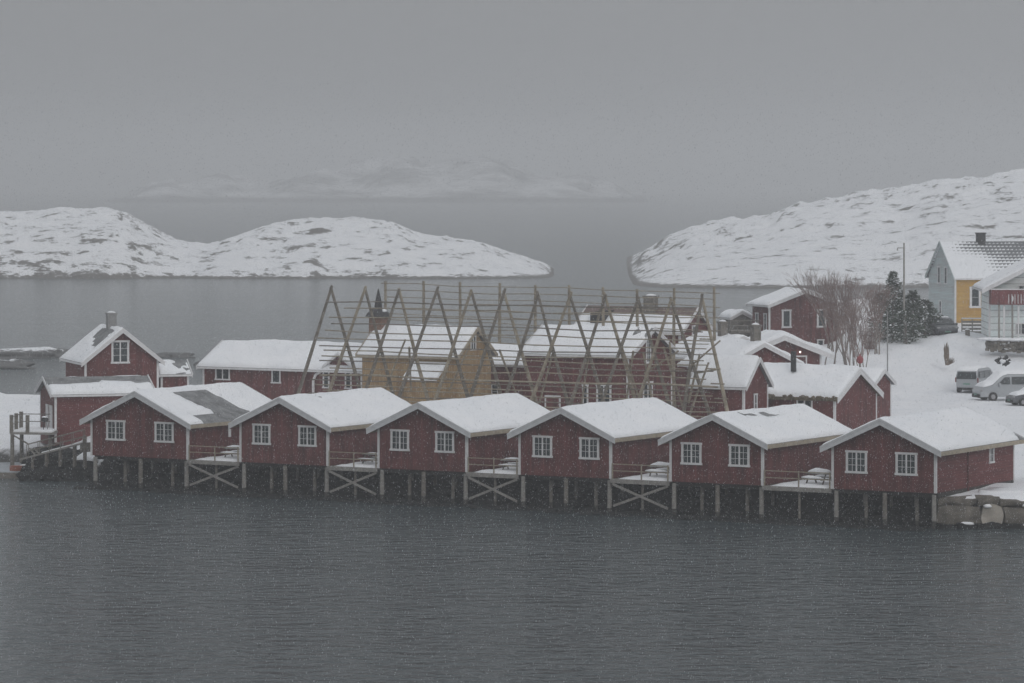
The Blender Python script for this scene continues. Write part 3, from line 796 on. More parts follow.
# buildings between: gable A, gable C, gable B
PA = 24
hA, _ = house('red_house', 'red gable under thick snow just behind the small steep house, square chimney at its back', 'house', 762, 284, 2.9, PA, 'c', 6.4, 6.5,
      zat(366, 285), zat(345.5, 284), snow=.3, seed=31, over=.35, gov=.4, corner=('fl', 'fr'))
chimney(hA, 3.4, 1.4, 5.5, zat(326, 286) - 2.9, .6, 'wood')
hC, _ = house('red_house', 'snowy roofed red house with a square chimney, right behind the rack ends', 'house', 741, 301, 2.9, PA, 'c', 7.4, 6.5,
      zat(359, 300), zat(338.5, 301), snow=.28, seed=32, over=.3, gov=.4, corner=('fl',))
chimney(hC, 3.3, 2.4, 5.0, zat(323, 303) - 2.9, .6, 'wood')
wall_lamp(hC, (-.15, 1.5, 4.2 - .55 + .3), 'lamp', .13)
hB, _ = house('red_house', 'red house with deep arched roof snow, a lamp over its white-framed door', 'house', 783, 322, 3.3, 8, 'c', 6.6, 6.0,
      zat(353, 322), zat(337.5, 322), snow=.42, seed=33, over=.9, gov=.7, doors=[('front', 4.75, 1.2, 1.0, 2.0, 'red')], corner=('fr',), barge='white', bh=.36)
wall_lamp(hB, (4.75, -.14, 3.62), 'lampw', .07)
# rear house, low pitched, left wall in view
Yr_ = 350
hR, _ = house('red_house', 'plain two-storey red house with two upper windows, behind the bare birch trees', 'house', 769, Yr_, 4.6, 20, 'fl', 7.0, 3.8,
      zat(305.5, Yr_), zat(291.5, Yr_ + 1), snow=.2, seed=34, over=.35, gov=.6, wall='red_old',
      windows=[('front', 1.75, 4.1, .95, 1.4, dict(casements=1, cols=1, rows=1, tw=.17)), ('front', 5.3, 4.1, .95, 1.4, dict(casements=1, cols=1, rows=1, tw=.17)),
               ('front', 2.8, 1.6, .8, 1.1, dict(casements=1, cols=1, rows=2)), ('front', 5.2, 1.5, .7, 1.1, dict(casements=1, cols=1, rows=2)),
               ('left', .8, 3.7, .7, 1.6, dict(casements=1, cols=1, rows=2)), ('left', 2.7, 3.7, .7, 1.6, dict(casements=1, cols=1, rows=2))], corner=('fl', 'fr'), bh=.26, fascia='white')
wall_lamp(hR, (-.2, 1.9, zat(305, 351) - 4.6), 'lampw', .08)
an_, _ = house('shed', 'little snow-roofed shed just left of the plain two-storey red house', 'shed', 731, 356, 4.2, 20, 'fl', 2.2, 2.6, zat(319, 356), zat(313, 356), snow=.35, wall='wood', over=.1, gov=.1, seed=35, corner=())
tr = tag(empty('terrace', (gx(730, 345), 345, 3.4)), 'timber terrace with a railing in front of the little snow-roofed shed', 'terrace')
b = MB(); b.box(0, 2.6, 0, 3, zat(331, 345) - 3.55, zat(331, 345) - 3.4); b.build('planking', 'wood', tr)
b = MB()
zt_ = zat(331, 345) - 3.4
for q in range(5): b.box(q * .63, q * .63 + .09, 0, .09, -.6, zt_ + 1.0)
b.box(-.05, 2.7, -.04, .0, zt_ + .9, zt_ + 1.0); b.box(-.05, 2.7, -.04, .0, zt_ + .45, zt_ + .55); b.build('railing', 'wood', tr)

# ------------------------------------------------------------------ right-hand houses
Yy = 372
yh, zr = house('yellow_house', 'yellow house with a pale blue gable end and snow-dusted tiled roof', 'house', 955, Yy, 7.0, 90 - 14, 'fr' if False else 'fl', 7.2, 11.5, 12, 15, snow=0) if False else (None, None)
# ridge runs to the right: gable on the left in view -> local -y points to the left
def left_gable_house(name, label, px, Y, z0, ang, W, L, eave, peak, **kw):
    return house(name, label, 'house', px, Y, z0, ang - 90, 'fr', W, L, eave, peak, **kw)
yh, zr = left_gable_house('yellow_house', 'yellow house with a pale blue gable end and snow-dusted tiled roof', 955, Yy, 6.9, 14, 7.4, 11.0,
      zat(276.5, Yy), zat(243, Yy + 3), wall='paleblue', side_mat='yellow', snow=0, roofmat='tiles', over=.35, gov=.2, barge='paleblue', seed=41, cmat='white', fascia='white',
      windows=[('right', 2.1, 3.1, 1.15, 1.7, dict(casements=1, cols=1, rows=2, tw=.22)), ('front', 3.0, 5.2, .8, 1.5, dict(casements=1, cols=1, rows=2)), ('front', 4.9, 5.2, .8, 1.5, dict(casements=1, cols=1, rows=2)), ('front', 3.4, 2.0, .7, 1.2, dict(casements=1, cols=1, rows=2))],
      corner=('fr',))
chimney(yh, 3.7, 4.1, 7.4, zat(234, Yy + 3) - 6.9, .75, 'dark', snow=False)
b = MB(); b.tube((7.46, 3.4, -.2), (7.46, 3.4, 5.0), .06); b.build('downpipe', 'dark', yh)
# white house with balcony
Yw = 346
wh, _ = house('white_house', 'white gabled house with a red balcony at the right edge', 'house', 989, Yw, 6.6, -2, 'fl', 9.0, 8.0,
      zat(287, Yw), zat(262, Yw), wall='whitewall', snow=.2, over=.7, gov=1.3, barge='white', bh=.34, cmat='white', seed=42,
      windows=[('front', 3.1, 3.0 + 1.6, .9, 1.3, dict(casements=1, cols=2, rows=2, tw=.1)), ('front', 2.9, 1.35, 1.0, .9, dict(casements=2, cols=1, rows=2, tw=.1))], corner=('fl',))
zb_ = zat(302.5, Yw - 1.5) - 6.6
b = MB(); b.box(.1, 8.0, -1.6, -.01, zb_ - .15, zb_); ba = b.build('balcony', 'white', wh)
b = MB(); b.box(.1, 8.0, -1.68, -1.605, zb_ - .2, zb_ + 1.15); b.box(.02, .095, -1.6, -.02, zb_ - .2, zb_ + 1.15); b.build('balcony_front', 'railred', ba)
b = MB()
for q in range(22): b.box(1.6 + q * .28, 1.66 + q * .28, -1.705, -1.683, zb_ - .1, zb_ + .75)
b.build('baluster', 'white', ba)
b = MB(); b.box(.05, 8.0, -1.74, -1.59, zb_ + 1.153, zb_ + 1.25); b.build('balcony_rail', 'white', ba)
for x in (.7, 1.15, 1.9, 2.45):
    b = MB(); b.box(x, x + .16, -1.5, -1.34, -.6, zb_ - .152); b.build('post', 'white' if x in (1.15, 2.45) else 'pale_wood', wh)
b = MB(); b.blob((0, 0, 0), .1, .1, .28, 2, .0, 8, 8); o = b.build('hanging_lamp', 'white', wh, smooth=True); o.location = (1.95, -1.85, zb_ + .35)
# terrace wall in front of it
b = MB(); rt = tag(empty('garden_wall', (gx(986, 341), 341, 6.1)), 'low curved dry stone wall below the white house terrace', 'stone wall'); random.seed(9)
for q in range(40):
    x = q * .32; yq = -1.8 * math.sin(min(1, x / 4) * 1.5)
    for zq in range(4): block(b, x, x + .36, yq - .2, yq + .4, zq * .26, zq * .26 + .25, q * 5 + zq)
b.build('stonework', 'stone', rt)
b = MB()
for q in range(16): b.blob((q * .85, -1.8 * math.sin(min(1, q * .85 / 4) * 1.5) + .5, 1.1), .8, .9, .16, q, .1)
b.build('wall_snow', 'snow', rt, smooth=True)
# slatted fence
fe = tag(empty('fence', (gx(962, 358), 358, 6.9)), 'pale horizontal-slat fence in front of the yellow house', 'fence')
b = MB()
for q in range(4): b.box(0, 3.0, -.03, .03, .15 + q * .33, .36 + q * .33)
b.build('slats', 'pale_wood', fe)
for q in range(4):
    b = MB(); b.box(q * .98 - .05, q * .98 + .05, .035, .12, -.5, 1.5); b.build('post', 'pale_wood', fe)
b = MB(); b.box(-.02, 3.05, -.05, .14, 1.503, 1.62); b.build('fence_snow', 'snow', fe)

# ------------------------------------------------------------------ fish drying racks
rk = tag(empty('drying_rack', on_line(500, Vector((gx(500, 272), 272, 0)))), 'front fish drying rack of tall crossing A-frame poles and long rails', 'drying rack', 'fish drying racks')
P0 = Vector((gx(500, 272), 272, 0)); rk.location = (P0.x, P0.y, 2.8)
random.seed(21)
AP = [(331, 290), (365, 290), (399, 291), (437, 291), (471, 292), (504, 294), (538, 296), (570, 297), (605, 298), (638, 300), (671, 301), (702, 299)]
loc0 = Vector((P0.x, P0.y, 2.8))
for i, (px, py) in enumerate(AP):
    q = on_line(px, P0); z = zat(py, q.y)
    ap = Vector((q.x, q.y, z)) - loc0
    for sg in (-1, 1):
        ft = ap + U * (sg * (3.95 + random.uniform(-.35, .35))) - V * .5; ft.z = -.3
        if i == 11 and sg == 1: ft = ap + U * 2.9 - V * .5; ft.z = -.3
        if i == 11 and sg == -1: ft = ap - U * 1.6 - V * .5; ft.z = -.3
        tip = ap + (ap - ft).normalized() * random.uniform(.15, .45) + V * (.06 * sg)
        mid = ft.lerp(tip, .5) + U * random.uniform(-.12, .12) + V * (.06 * sg)
        b = MB(); ft2 = ft + V * (.06 * sg)
        b.tube(ft2, mid, .155, .135, 7); b.tube(mid, tip, .135, .10, 7); b.build('leg', 'dark_pole' if (i + sg) % 3 else 'pole', rk)
xa, xb = on_line(318, P0), on_line(735, P0)
for i, zz in enumerate([12.55, 12.1, 11.5, 10.95, 10.4, 9.85, 9.35, 8.95, 8.6, 8.2, 7.75, 7.2, 6.85, 6.5, 6.15, 5.8, 5.45, 5.1, 4.75, 4.4, 4.0]):
    h = (zz - 3) / 10.2
    a0 = on_line(331 - 30 * (1 - h) + random.uniform(-5, 18), P0); a1 = on_line(702 + 32 * (1 - h) + random.uniform(-12, 2), P0)
    b = MB(); n = 7; prev = None; zj = zz
    for k_ in range(n + 1):
        p = a0.lerp(a1, k_ / n) - V * (.5 * (1 - h) + .14) - loc0
        p.z = zz - 2.8 + random.uniform(-.09, .09)
        if prev is not None:
            b.tube(prev, p + (p - prev) * random.uniform(0.01, .06), .050 if zz != 7.2 else .09, .042 if zz != 7.2 else .07, 5)
        prev = p
    b.build('rail', 'pole' if i % 3 else 'dark_pole', rk)
# stub rungs on the right end legs and cross poles to the rear
q = on_line(702, P0); apz = zat(299, q.y)
b = MB()
for k_ in range(8):
    f = .15 + k_ * .1; p = Vector((q.x, q.y, apz)) + U * 2.9 * f - loc0; p.z = (apz - 3) * (1 - f)
    b.tube(p - U * .75 - V * .3, p + U * .3 - V * .3, .05, .05, 5)
b.build('rung', 'pole', rk)
for (pa, za, pb, zb2) in ((690, 367, 728, 340), (696, 373, 728, 368)):
    A_ = on_line(pa, P0) - loc0; A_.z = zat(za, 264) - 2.8
    B_ = on_line(pb, P0) - V * 1.2 - loc0; B_.z = zat(zb2, 263) - 2.8
    b = MB(); b.tube(A_, B_, .07, .06, 6); b.build('brace', 'pole', rk)
random.seed(44)
for (pa, za, pb, zb2) in ((622, 345, 636, 405), (634, 350, 618, 410), (645, 372, 668, 350), (655, 410, 640, 352), (664, 345, 680, 408), (676, 405, 668, 340), (689, 400, 697, 352),
                          (540, 405, 552, 352), (500, 352, 514, 400), (450, 395, 462, 350), (410, 352, 398, 398), (385, 398, 396, 345), (590, 350, 576, 405), (690, 412, 703, 360)):
    A_ = on_line(pa, P0) - V * .1 - loc0; A_.z = zat(za, 268) - 2.8
    B_ = on_line(pb, P0) + V * random.uniform(.2, 1.8) - loc0; B_.z = zat(zb2, 268) - 2.8
    b = MB(); b.tube(A_, B_, .085, .07, 6); b.build('brace', 'pole', rk)
rb = tag(empty('drying_rack', (0, 0, 0)), 'rear fish drying rack of upright poles and rails, standing taller behind the A-frames', 'drying rack', 'fish drying racks')
Q0 = Vector((gx(385, 312), 312, 0)); loc1 = Vector((Q0.x, Q0.y, 2.8)); rb.location = loc1
BP = [(385, 281), (424, 281), (461, 282), (499, 283), (535, 285), (570, 285), (604, 287), (638, 289), (673, 288), (715, 287)]
for px, py in BP:
    q = on_line(px, Q0); z = zat(py, q.y); b = MB()
    b.tube((q.x - loc1.x, q.y - loc1.y, -.3), (q.x - loc1.x + random.uniform(-.1, .1), q.y - loc1.y, z - 2.8), .17, .11, 7); b.build('post', 'pole', rb)
for i, zz in enumerate([13.0, 12.45, 11.9, 11.5, 11.0, 10.5, 10.0, 9.5, 8.9, 8.3, 7.6, 6.9]):
    b = MB(); prev = None
    e0, e1 = on_line(382 + (i % 3) * 3, Q0), on_line(720 - (i % 2) * 6, Q0)
    for k_ in range(10):
        p = e0.lerp(e1, k_ / 9) - V * .16 - loc1; p.z = zz - 2.8 - k_ * .03 + random.uniform(-.08, .08)
        if prev is not None: b.tube(prev, p + (p - prev) * .03, .042, .036, 5)
        prev = p
    b.build('rail', 'pole', rb)

# ------------------------------------------------------------------ poles
lp = tag(empty('utility_pole', (gx(904, 349), 349, ground(gx(904, 349), 349) - .3)), 'tall thin pole with a short crossarm rising above the dark spruces', 'pole')
hh = zat(243, 349) - lp.location.z
b = MB(); b.tube((0, 0, -.5), (0, 0, hh), .12, .07, 8); b.build('mast', 'pale_wood', lp)
b = MB(); b.tube((-.6, 0, hh - .45), (.1, 0, hh - .45), .04); b.tube((-.6, 0, hh - .45), (-.6, 0, hh - .7), .05); b.build('crossarm', 'pale_wood', lp)
fp = tag(empty('flagpole', (gx(887.5, 301), 301, 2.6)), 'slim bare flagpole standing in the snow behind the small red shed', 'flagpole')
b = MB(); b.tube((0, 0, -.3), (0, 0, zat(312, 301) - 2.6), .07, .04, 8); b.build('mast', 'concrete', fp)
b = MB(); b.blob((0, 0, zat(312, 301) - 2.6), .07, .07, .07, 1, 0); b.build('finial', 'concrete', fp)

# ------------------------------------------------------------------ trees
def bare_tree(px, Y, h, seed, label, lean=0.0, spread=.5, nmain=3, depth=6):
    random.seed(seed)
    x = gx(px, Y); z = ground(x, Y) - .2
    t = tag(empty('bare_tree', (x, Y, z)), label, 'tree', 'bare birch trees')
    tr_, tw = MB(), MB()
    def grow(p, d, l, r, lev):
        r = max(r, .0065)
        q = p + d * l
        (tr_ if lev < 2 else tw).tube(p, q, r, r * .72, 5 if lev < 3 else 3)
        if lev >= depth: return
        n = 2 if lev < 4 else random.choice((2, 3))
        for k in range(n):
            nd = (d + Vector((random.uniform(-1, 1), random.uniform(-1, 1), random.uniform(-.35, .5))) * spread).normalized()
            nd.z = max(nd.z, -.05); grow(q, nd, l * random.uniform(.62, .9), r * .64, lev + 1)
        if lev < 3: grow(q, (d + Vector((random.uniform(-.2, .2), 0, .2))).normalized(), l * .8, r * .7, lev + 1)
    for k in range(nmain):
        d = Vector((random.uniform(-.22, .22) + lean, random.uniform(-.2, .2), 1)).normalized()
        grow(Vector((random.uniform(-.5, .5), random.uniform(-.5, .5), 0)), d, h * .22, .075, 0)
    tr_.build('trunk', 'bark', t); tw.build('crown', 'twig', t)
bare_tree(828, 338, 8.0, 2, 'bare birch furthest left, its twigs over the right window of the plain red house', 0, .38)
bare_tree(846, 335, 10.5, 5, 'tallest bare birch, spreading twigs in the middle of the clump', 0, .36, 4)
bare_tree(862, 322, 9.5, 8, 'bare birch with a red ball at its foot', 0, .30, 3)
bare_tree(832, 345, 9.0, 13, 'bare birch between the red ball birch and the plain red house', 0, .38, 3)
bare_tree(874, 344, 7.5, 17, 'bare birch furthest right, touching the dark spruces', 0, .36, 3)
def spruce(px, Y, h, w, seed, label, snowy=.25, top=True):
    random.seed(seed)
    x = gx(px, Y); z = ground(x, Y) - .3
    t = tag(empty('spruce_tree', (x, Y, z)), label, 'tree', 'dark spruces beside the birches')
    b = MB(); b.tube((0, 0, 0), (0, 0, h * .97), .14, .02, 6); b.build('trunk', 'bark', t)
    n, s = MB(), MB()
    for k in range(int(300 * w * h / 8)):
        f = random.random() ** .8; zz = .25 + f * (h - .3)
        rad = w * (1 - f) ** .8 * random.uniform(.55, 1.15) + .12
        if top is False: rad = w * math.sqrt(max(0, 1 - (f * 1.0) ** 2.5)) * random.uniform(.6, 1.1) + .1
        a = random.uniform(0, 6.283); rad *= 1 + .75 * noise.noise(Vector((math.cos(a) * 1.3 + seed, math.sin(a) * 1.3, zz * .9))); d = Vector((math.cos(a), math.sin(a), 0)); sd = Vector((-d.y, d.x, 0))
        c0 = Vector((0, 0, zz)) + d * rad * .15; tip = Vector((0, 0, zz)) + d * rad + Vector((0, 0, random.uniform(-.35, .15)))
        for m_ in range(9):
            g = random.uniform(.1, 1); c = c0.lerp(tip, g) + sd * random.uniform(-.22, .22) * (1.1 - g) + Vector((0, 0, random.uniform(-.08, .08)))
            l = random.uniform(.12, .3); e = (d * .7 + sd * random.uniform(-1, 1) + Vector((0, 0, random.uniform(-.5, .4)))).normalized() * l
            wv = Vector((random.uniform(-1, 1), random.uniform(-1, 1), random.uniform(-1, 1))).normalized() * .07
            sn_ = random.random() < snowy and wv.z > -.05; tgt = n
            up = Vector((0, 0, .03)) if sn_ else Vector()
            tgt.add([c - wv + up, c + wv + up, c + e + wv * .3 + up, c + e - wv * .3 + up], [(0, 1, 2, 3)], 1 if sn_ else 0)
    n.build('foliage', ['needle', 'snow'], t, fix=False)
spruce(893, 351, 6.6, 1.9, 3, 'tallest pointed snowy spruce, left of the utility pole', .22)
spruce(880, 353, 4.4, 1.4, 6, 'rounded dark spruce touching the rightmost birch', .12, False)
spruce(901, 355, 4.4, 1.7, 7, 'dark spruce right behind the foot of the utility pole', .09)
spruce(913, 353, 4.7, 1.9, 8, 'narrow dark spruce just right of the utility pole', .10)
spruce(925, 354, 3.8, 1.6, 9, 'low broad dark spruce nearest the parked car', .10, False)
spruce(906, 349, 3.2, 1.7, 10, 'short bushy spruce in front of the utility pole', .09, False)
# hedge-like low bare shrubs under birches
def shrub(px, Y, h, r, seed, label, name='shrub', mat='twig', grp=None):
    random.seed(seed); x = gx(px, Y); z = ground(x, Y) - .1
    t = tag(empty(name, (x, Y, z)), label, 'shrub', grp); b = MB()
    for k in range(90):
        a = random.uniform(0, 6.283); rr = r * random.random() ** .5
        p = Vector((rr * .25 * math.cos(a), rr * .25 * math.sin(a), 0)); q = Vector((rr * math.cos(a), rr * math.sin(a), h * random.uniform(.6, 1)))
        m_ = p.lerp(q, .5) + Vector((random.uniform(-.1, .1), random.uniform(-.1, .1), .1)); b.tube(p, m_, .02, .015, 3); b.tube(m_, q, .015, .01, 3)
        for _ in range(3):
            e = m_.lerp(q, random.random()); b.tube(e, e + Vector((random.uniform(-.2, .2), random.uniform(-.2, .2), random.uniform(.05, .25))), .012, .006, 3)
    b.build('twigs', mat, t)
shrub(838, 330, 1.8, 1.6, 1, 'low twiggy shrub under the birches, in front of the plain red house')
shrub(870, 346, 2.2, 1.7, 2, 'low twiggy shrub between the birches and the dark spruces')
# buoy
by = tag(empty('buoy', (gx(860, 312), 312, zat(364, 312))), 'red ball hanging at the foot of a birch tree', 'buoy')
b = MB(); b.blob((0, 0, .35), .29, .29, .33, 1, .0, 14, 10); b.build('ball', 'redbuoy', by, smooth=True)
b = MB(); b.tube((0, 0, .62), (0, 0, .85), .07, .04); b.build('eyelet', 'redbuoy', by)
# wrapped shrub and post in the snow field
wx = empty('shrub', (gx(947, 338), 338, zat(364, 338))); tag(wx, 'lone brown columnar bush standing upright in the open snow', 'shrub')
random.seed(77); b = MB()
for q in range(150):
    a = random.uniform(0, 6.283); rr = random.random() ** .6 * .26; h_ = random.uniform(.9, 2.15) * (1 - rr)
    p = Vector((rr * .5 * math.cos(a), rr * .5 * math.sin(a), -.1)); q_ = Vector((rr * math.cos(a) - .06, rr * math.sin(a), h_))
    b.tube(p, q_, .035, .02, 4)
for q in range(60):
    a = random.uniform(-1, 1.2); r_ = random.uniform(.2, .6)
    b.tube((.1, 0, -.1), (.15 + r_ * math.cos(a), r_ * math.sin(a) * .6, random.uniform(.1, .6)), .025, .015, 3)
b.build('twigs', plain('dry_brown_twigs', (.20, .16, .13), .9, .4, 5), wx)
ps = tag(empty('post', (gx(967.5, 350), 350, zat(338, 350))), 'short weathered stump post in the snow below the slatted fence', 'post')
b = MB(); b.box(-.2, .2, -.2, .2, -.3, .75); b.build('stump', 'wood', ps); b = MB(); b.blob((0, 0, .76), .22, .22, .12, 2, .1, flat=0); b.build('snow_cap', 'snow', ps, smooth=True)
rc = tag(empty('bush', (gx(1003, 333), 333, zat(366, 333))), 'dark half-buried bush with snow in its middle above the vans', 'bush')
b = MB()
for q in range(26):
    a = random.uniform(0, 6.283); rr = random.uniform(.45, 1); b.blob((.7 * rr * math.cos(a), .1 * math.sin(a * 3), .42 + .45 * rr * math.sin(a)), random.uniform(.08, .22), .2, random.uniform(.07, .16), q, .6, 7, 5)
b.build('foliage', 'dark', rc); b = MB(); b.blob((-.05, -.1, .42), .3, .25, .2, 3, .2); b.build('snow_patch', 'snow', rc, smooth=True)

# ------------------------------------------------------------------ vehicles
def vehicle(name, label, cat, X, Y, z, rz, prof, sidew, hw_base, hw_top, z_belt, z_top, paint, wheels, rear_glass=None, wind=None, snowtop=.18, lights=True, group=None, snow_from=0.0, scale=1.0):
    """local: nose at y=0, tail at +y, x across; prof (y,z) closed outline"""
    t = tag(empty(name, (X, Y, z), rz), label, cat, group)
    def hwid(zz, y, y_end):
        k = max(0, min(1, (zz - z_belt) / (z_top - z_belt))); w_ = hw_base + (hw_top - hw_base) * k
        if zz < .45: w_ *= .95
        d = min(y, y_end - y); return w_ * (1 - .13 * max(0, 1 - d / .45) ** 2)
    ye = max(p[0] for p in prof)
    # densify outline
    pts = []
    for i in range(len(prof)):
        a, c = prof[i], prof[(i + 1) % len(prof)]
        n = max(1, int(math.dist(a, c) / .25))
        for k in range(n): pts.append((a[0] + (c[0]-a[0]) * k/n, a[1] + (c[1]-a[1]) * k/n))
    n = len(pts); vs = []
    for f, g in ((-1, 0), (-.94, .035), (.94, .035), (1, 0)):
        for (y, zz) in pts:
            cy, cz = (y - ye/2), (zz - .9)
            s_ = 1 if abs(f) < 1 else .975
            vs.append((f * hwid(zz, y, ye), ye/2 + cy * s_, .9 + cz * s_))
    fs = [list(range(n)), list(range(4*n-1, 3*n-1, -1))]
    for L_ in range(3):
        for i in range(n): fs.append((L_*n + i, L_*n + n + i, L_*n + n + (i+1) % n, L_*n + (i+1) % n))
    b = MB(); b.add(vs, fs); body = b.build('body', paint, t)
    for sg in (-1, 1):
        for poly in sidew:
            b = MB(); vv = []
            for off in (.012, -.03):
                for (y, zz) in poly: vv.append((sg * (hwid(zz, y, ye) + off), y, zz))
            m_ = len(poly)
            b.add(vv, [list(range(m_)), list(range(2*m_-1, m_-1, -1))] + [(i, i+m_, (i+1) % m_ + m_, (i+1) % m_) for i in range(m_)])
            b.build('side_window', 'glass', t)
        for wy in wheels:
            b = MB(); b.tube((sg * (hw_base - .2), wy, .33), (sg * (hw_base + .012), wy, .33), .33, .33, 18); wo = b.build('wheel', 'tyre', t)
            b = MB(); b.tube((sg * (hw_base - .05), wy, .33), (sg * (hw_base + .022), wy, .33), .2, .17, 12); b.build('rim', 'rim', wo)
        b = MB(); b.box(sg * hw_base - .02 if sg > 0 else sg * hw_base - .2, sg * hw_base + .2 if sg > 0 else sg * hw_base + .02, 1.35, 1.5, z_belt - .05, z_belt + .15); b.build('mirror', paint, t)
        if lights:
            b = MB(); b.blob((sg * (hw_base - .22), .12, .78), .2, .12, .1, 2, 0); b.build('headlight', 'rim', t, smooth=True)
            b = MB(); b.box(sg * (hw_base - .09) - .04, sg * (hw_base - .09) + .04, ye - .10, ye + .010, .9, 1.25); b.build('tail_light', 'tail', t)
    b = MB(); b.box(-hw_base * .8, hw_base * .8, ye - .03, ye + .05, .32, .5); b.build('bumper', 'tyre', t)
    b = MB(); b.box(-hw_base * .8, hw_base * .8, -.03, .06, .25, .5); b.build('bumper', 'tyre', t)
    b = MB(); b.box(-.26, .26, ye + .01, ye + .03, .72, .84); b.build('number_plate', 'plate', t)
    b = MB(); b.box(-.26, .26, -.05, -.032, .42, .53); b.build('number_plate', 'plate', t)
    if rear_glass:
        (y0, z0_), (y1, z1_) = rear_glass; w0, w1 = hw_base * .82, hw_top * .85
        b = MB(); b.add([(-w0, y0 + .025, z0_), (w0, y0 + .025, z0_), (w1, y1 + .025, z1_), (-w1, y1 + .025, z1_), (-w0, y0 - .05, z0_), (w0, y0 - .05, z0_), (w1, y1 - .05, z1_), (-w1, y1 - .05, z1_)],
                        [(0,1,2,3), (7,6,5,4), (0,4,5,1), (1,5,6,2), (2,6,7,3), (3,7,4,0)]); b.build('rear_window', 'glass', t)
    (y0, z0_), (y1, z1_) = wind; w0, w1 = hw_base * .86, hw_top * .9
    b = MB(); b.add([(-w0, y0 - .02, z0_ + .03), (w0, y0 - .02, z0_ + .03), (w1, y1 - .02, z1_ + .03), (-w1, y1 - .02, z1_ + .03), (-w0, y0 + .05, z0_ - .05), (w0, y0 + .05, z0_ - .05), (w1, y1 + .05, z1_ - .05), (-w1, y1 + .05, z1_ - .05)],
                    [(0,1,2,3), (7,6,5,4), (0,4,5,1), (1,5,6,2), (2,6,7,3), (3,7,4,0)]); b.build('windscreen', 'glass', t)
    # snow along bonnet, windscreen and roof
    top = [(y, zz) for (y, zz) in prof if zz > z_belt - .25 and y >= snow_from]; top.sort(); t.scale = (scale,) * 3
    yy = [p[0] for p in top]; zz_ = [p[1] for p in top]
    xs_ = np.linspace(-1, 1, 13); ys_ = np.linspace(yy[0] + .03, yy[-1] - .05, 34); vs = []
    for y in ys_:
        z_ = float(np.interp(y, yy, zz_))
        for f in xs_:
            e = math.sqrt(max(0, 1 - abs(f) ** 4)) * min(1, ((y - ys_[0]) / .25) ** .5 + .05, ((ys_[-1] - y) / .25) ** .5 + .05)
            vs.append((f * hwid(z_, y, ye) * .97, y, z_ + snowtop * e * (1 + .3 * fn(f * 2, y, 4)) + .01))
    m_ = len(xs_); fs = [(j*m_+i, j*m_+i+1, (j+1)*m_+i+1, (j+1)*m_+i) for j in range(len(ys_)-1) for i in range(m_-1)]
    b = MB(); b.add(vs, fs); b.build('snow_cover', 'snow', t, smooth=True, fix=False)
    return t
VP = [(.05, .3), (0, .75), (.2, 1.0), (.9, 1.18), (1.65, 1.80), (2.1, 1.93), (4.8, 1.92), (5.0, 1.75), (5.1, 1.1), (5.1, .35)]
SW = [[(1.35, 1.22), (2.25, 1.22), (2.25, 1.72), (1.85, 1.72)], [(2.4, 1.22), (3.5, 1.22), (3.5, 1.74), (2.4, 1.74)], [(3.62, 1.22), (4.75, 1.22), (4.7, 1.72), (3.62, 1.74)]]
# van seen from behind
Yv = 329
vehicle('van', 'pale silver van seen from the rear, leftmost of the vehicles in the snowy yard', 'van', gx(969, Yv) + 2.1, Yv + 4.8, 2.98, R(180 - 24), VP, SW, .96, .84, 1.15, 1.93, 'van', (.95, 4.2), rear_glass=((5.1, 1.15), (5.03, 1.68)), wind=((1.0, 1.2), (1.62, 1.74)), snowtop=.10, group='parked vans', snow_from=2.0, scale=1.14)
Yv2 = 318
vehicle('van', 'snow-covered silver van seen from its side, nose pointing left', 'van', gx(976, Yv2), Yv2, 3.02, R(-90 + 14), VP, SW, .96, .84, 1.15, 1.93, 'van', (.95, 4.2), rear_glass=((5.1, 1.15), (5.03, 1.68)), wind=((1.0, 1.2), (1.62, 1.74)), snowtop=.26, group='parked vans', scale=1.16)
CP = [(.05, .3), (0, .65), (.2, .85), (1.15, 1.0), (1.9, 1.5), (2.3, 1.56), (3.9, 1.5), (4.4, 1.0), (4.5, .4)]
CS = [[(1.55, 1.02), (2.5, 1.02), (2.5, 1.42), (2.0, 1.42)], [(2.62, 1.02), (3.7, 1.02), (3.55, 1.4), (2.62, 1.42)]]
vehicle('car', 'snow-covered low car cut off by the right edge, in front of the vans', 'car', gx(1010, 309), 309.5, 3.1, R(-90 + 16), CP, CS, .88, .72, .98, 1.55, 'carp', (.85, 3.6), rear_glass=((4.4, 1.05), (4.0, 1.45)), wind=((1.2, 1.04), (1.85, 1.45)), snowtop=.22)
Yk = 352
vehicle('car', 'dark car facing the camera, parked between the spruces and the yellow house', 'car', gx(948, Yk), Yk, ground(gx(948, Yk + 1), Yk + 1) + .05, R(8), CP, CS, .98, .78, .98, 1.6, 'carp', (.85, 3.6), rear_glass=((4.4, 1.05), (4.0, 1.45)), wind=((1.2, 1.04), (1.85, 1.45)), snowtop=.12, snow_from=1.95, scale=1.12)

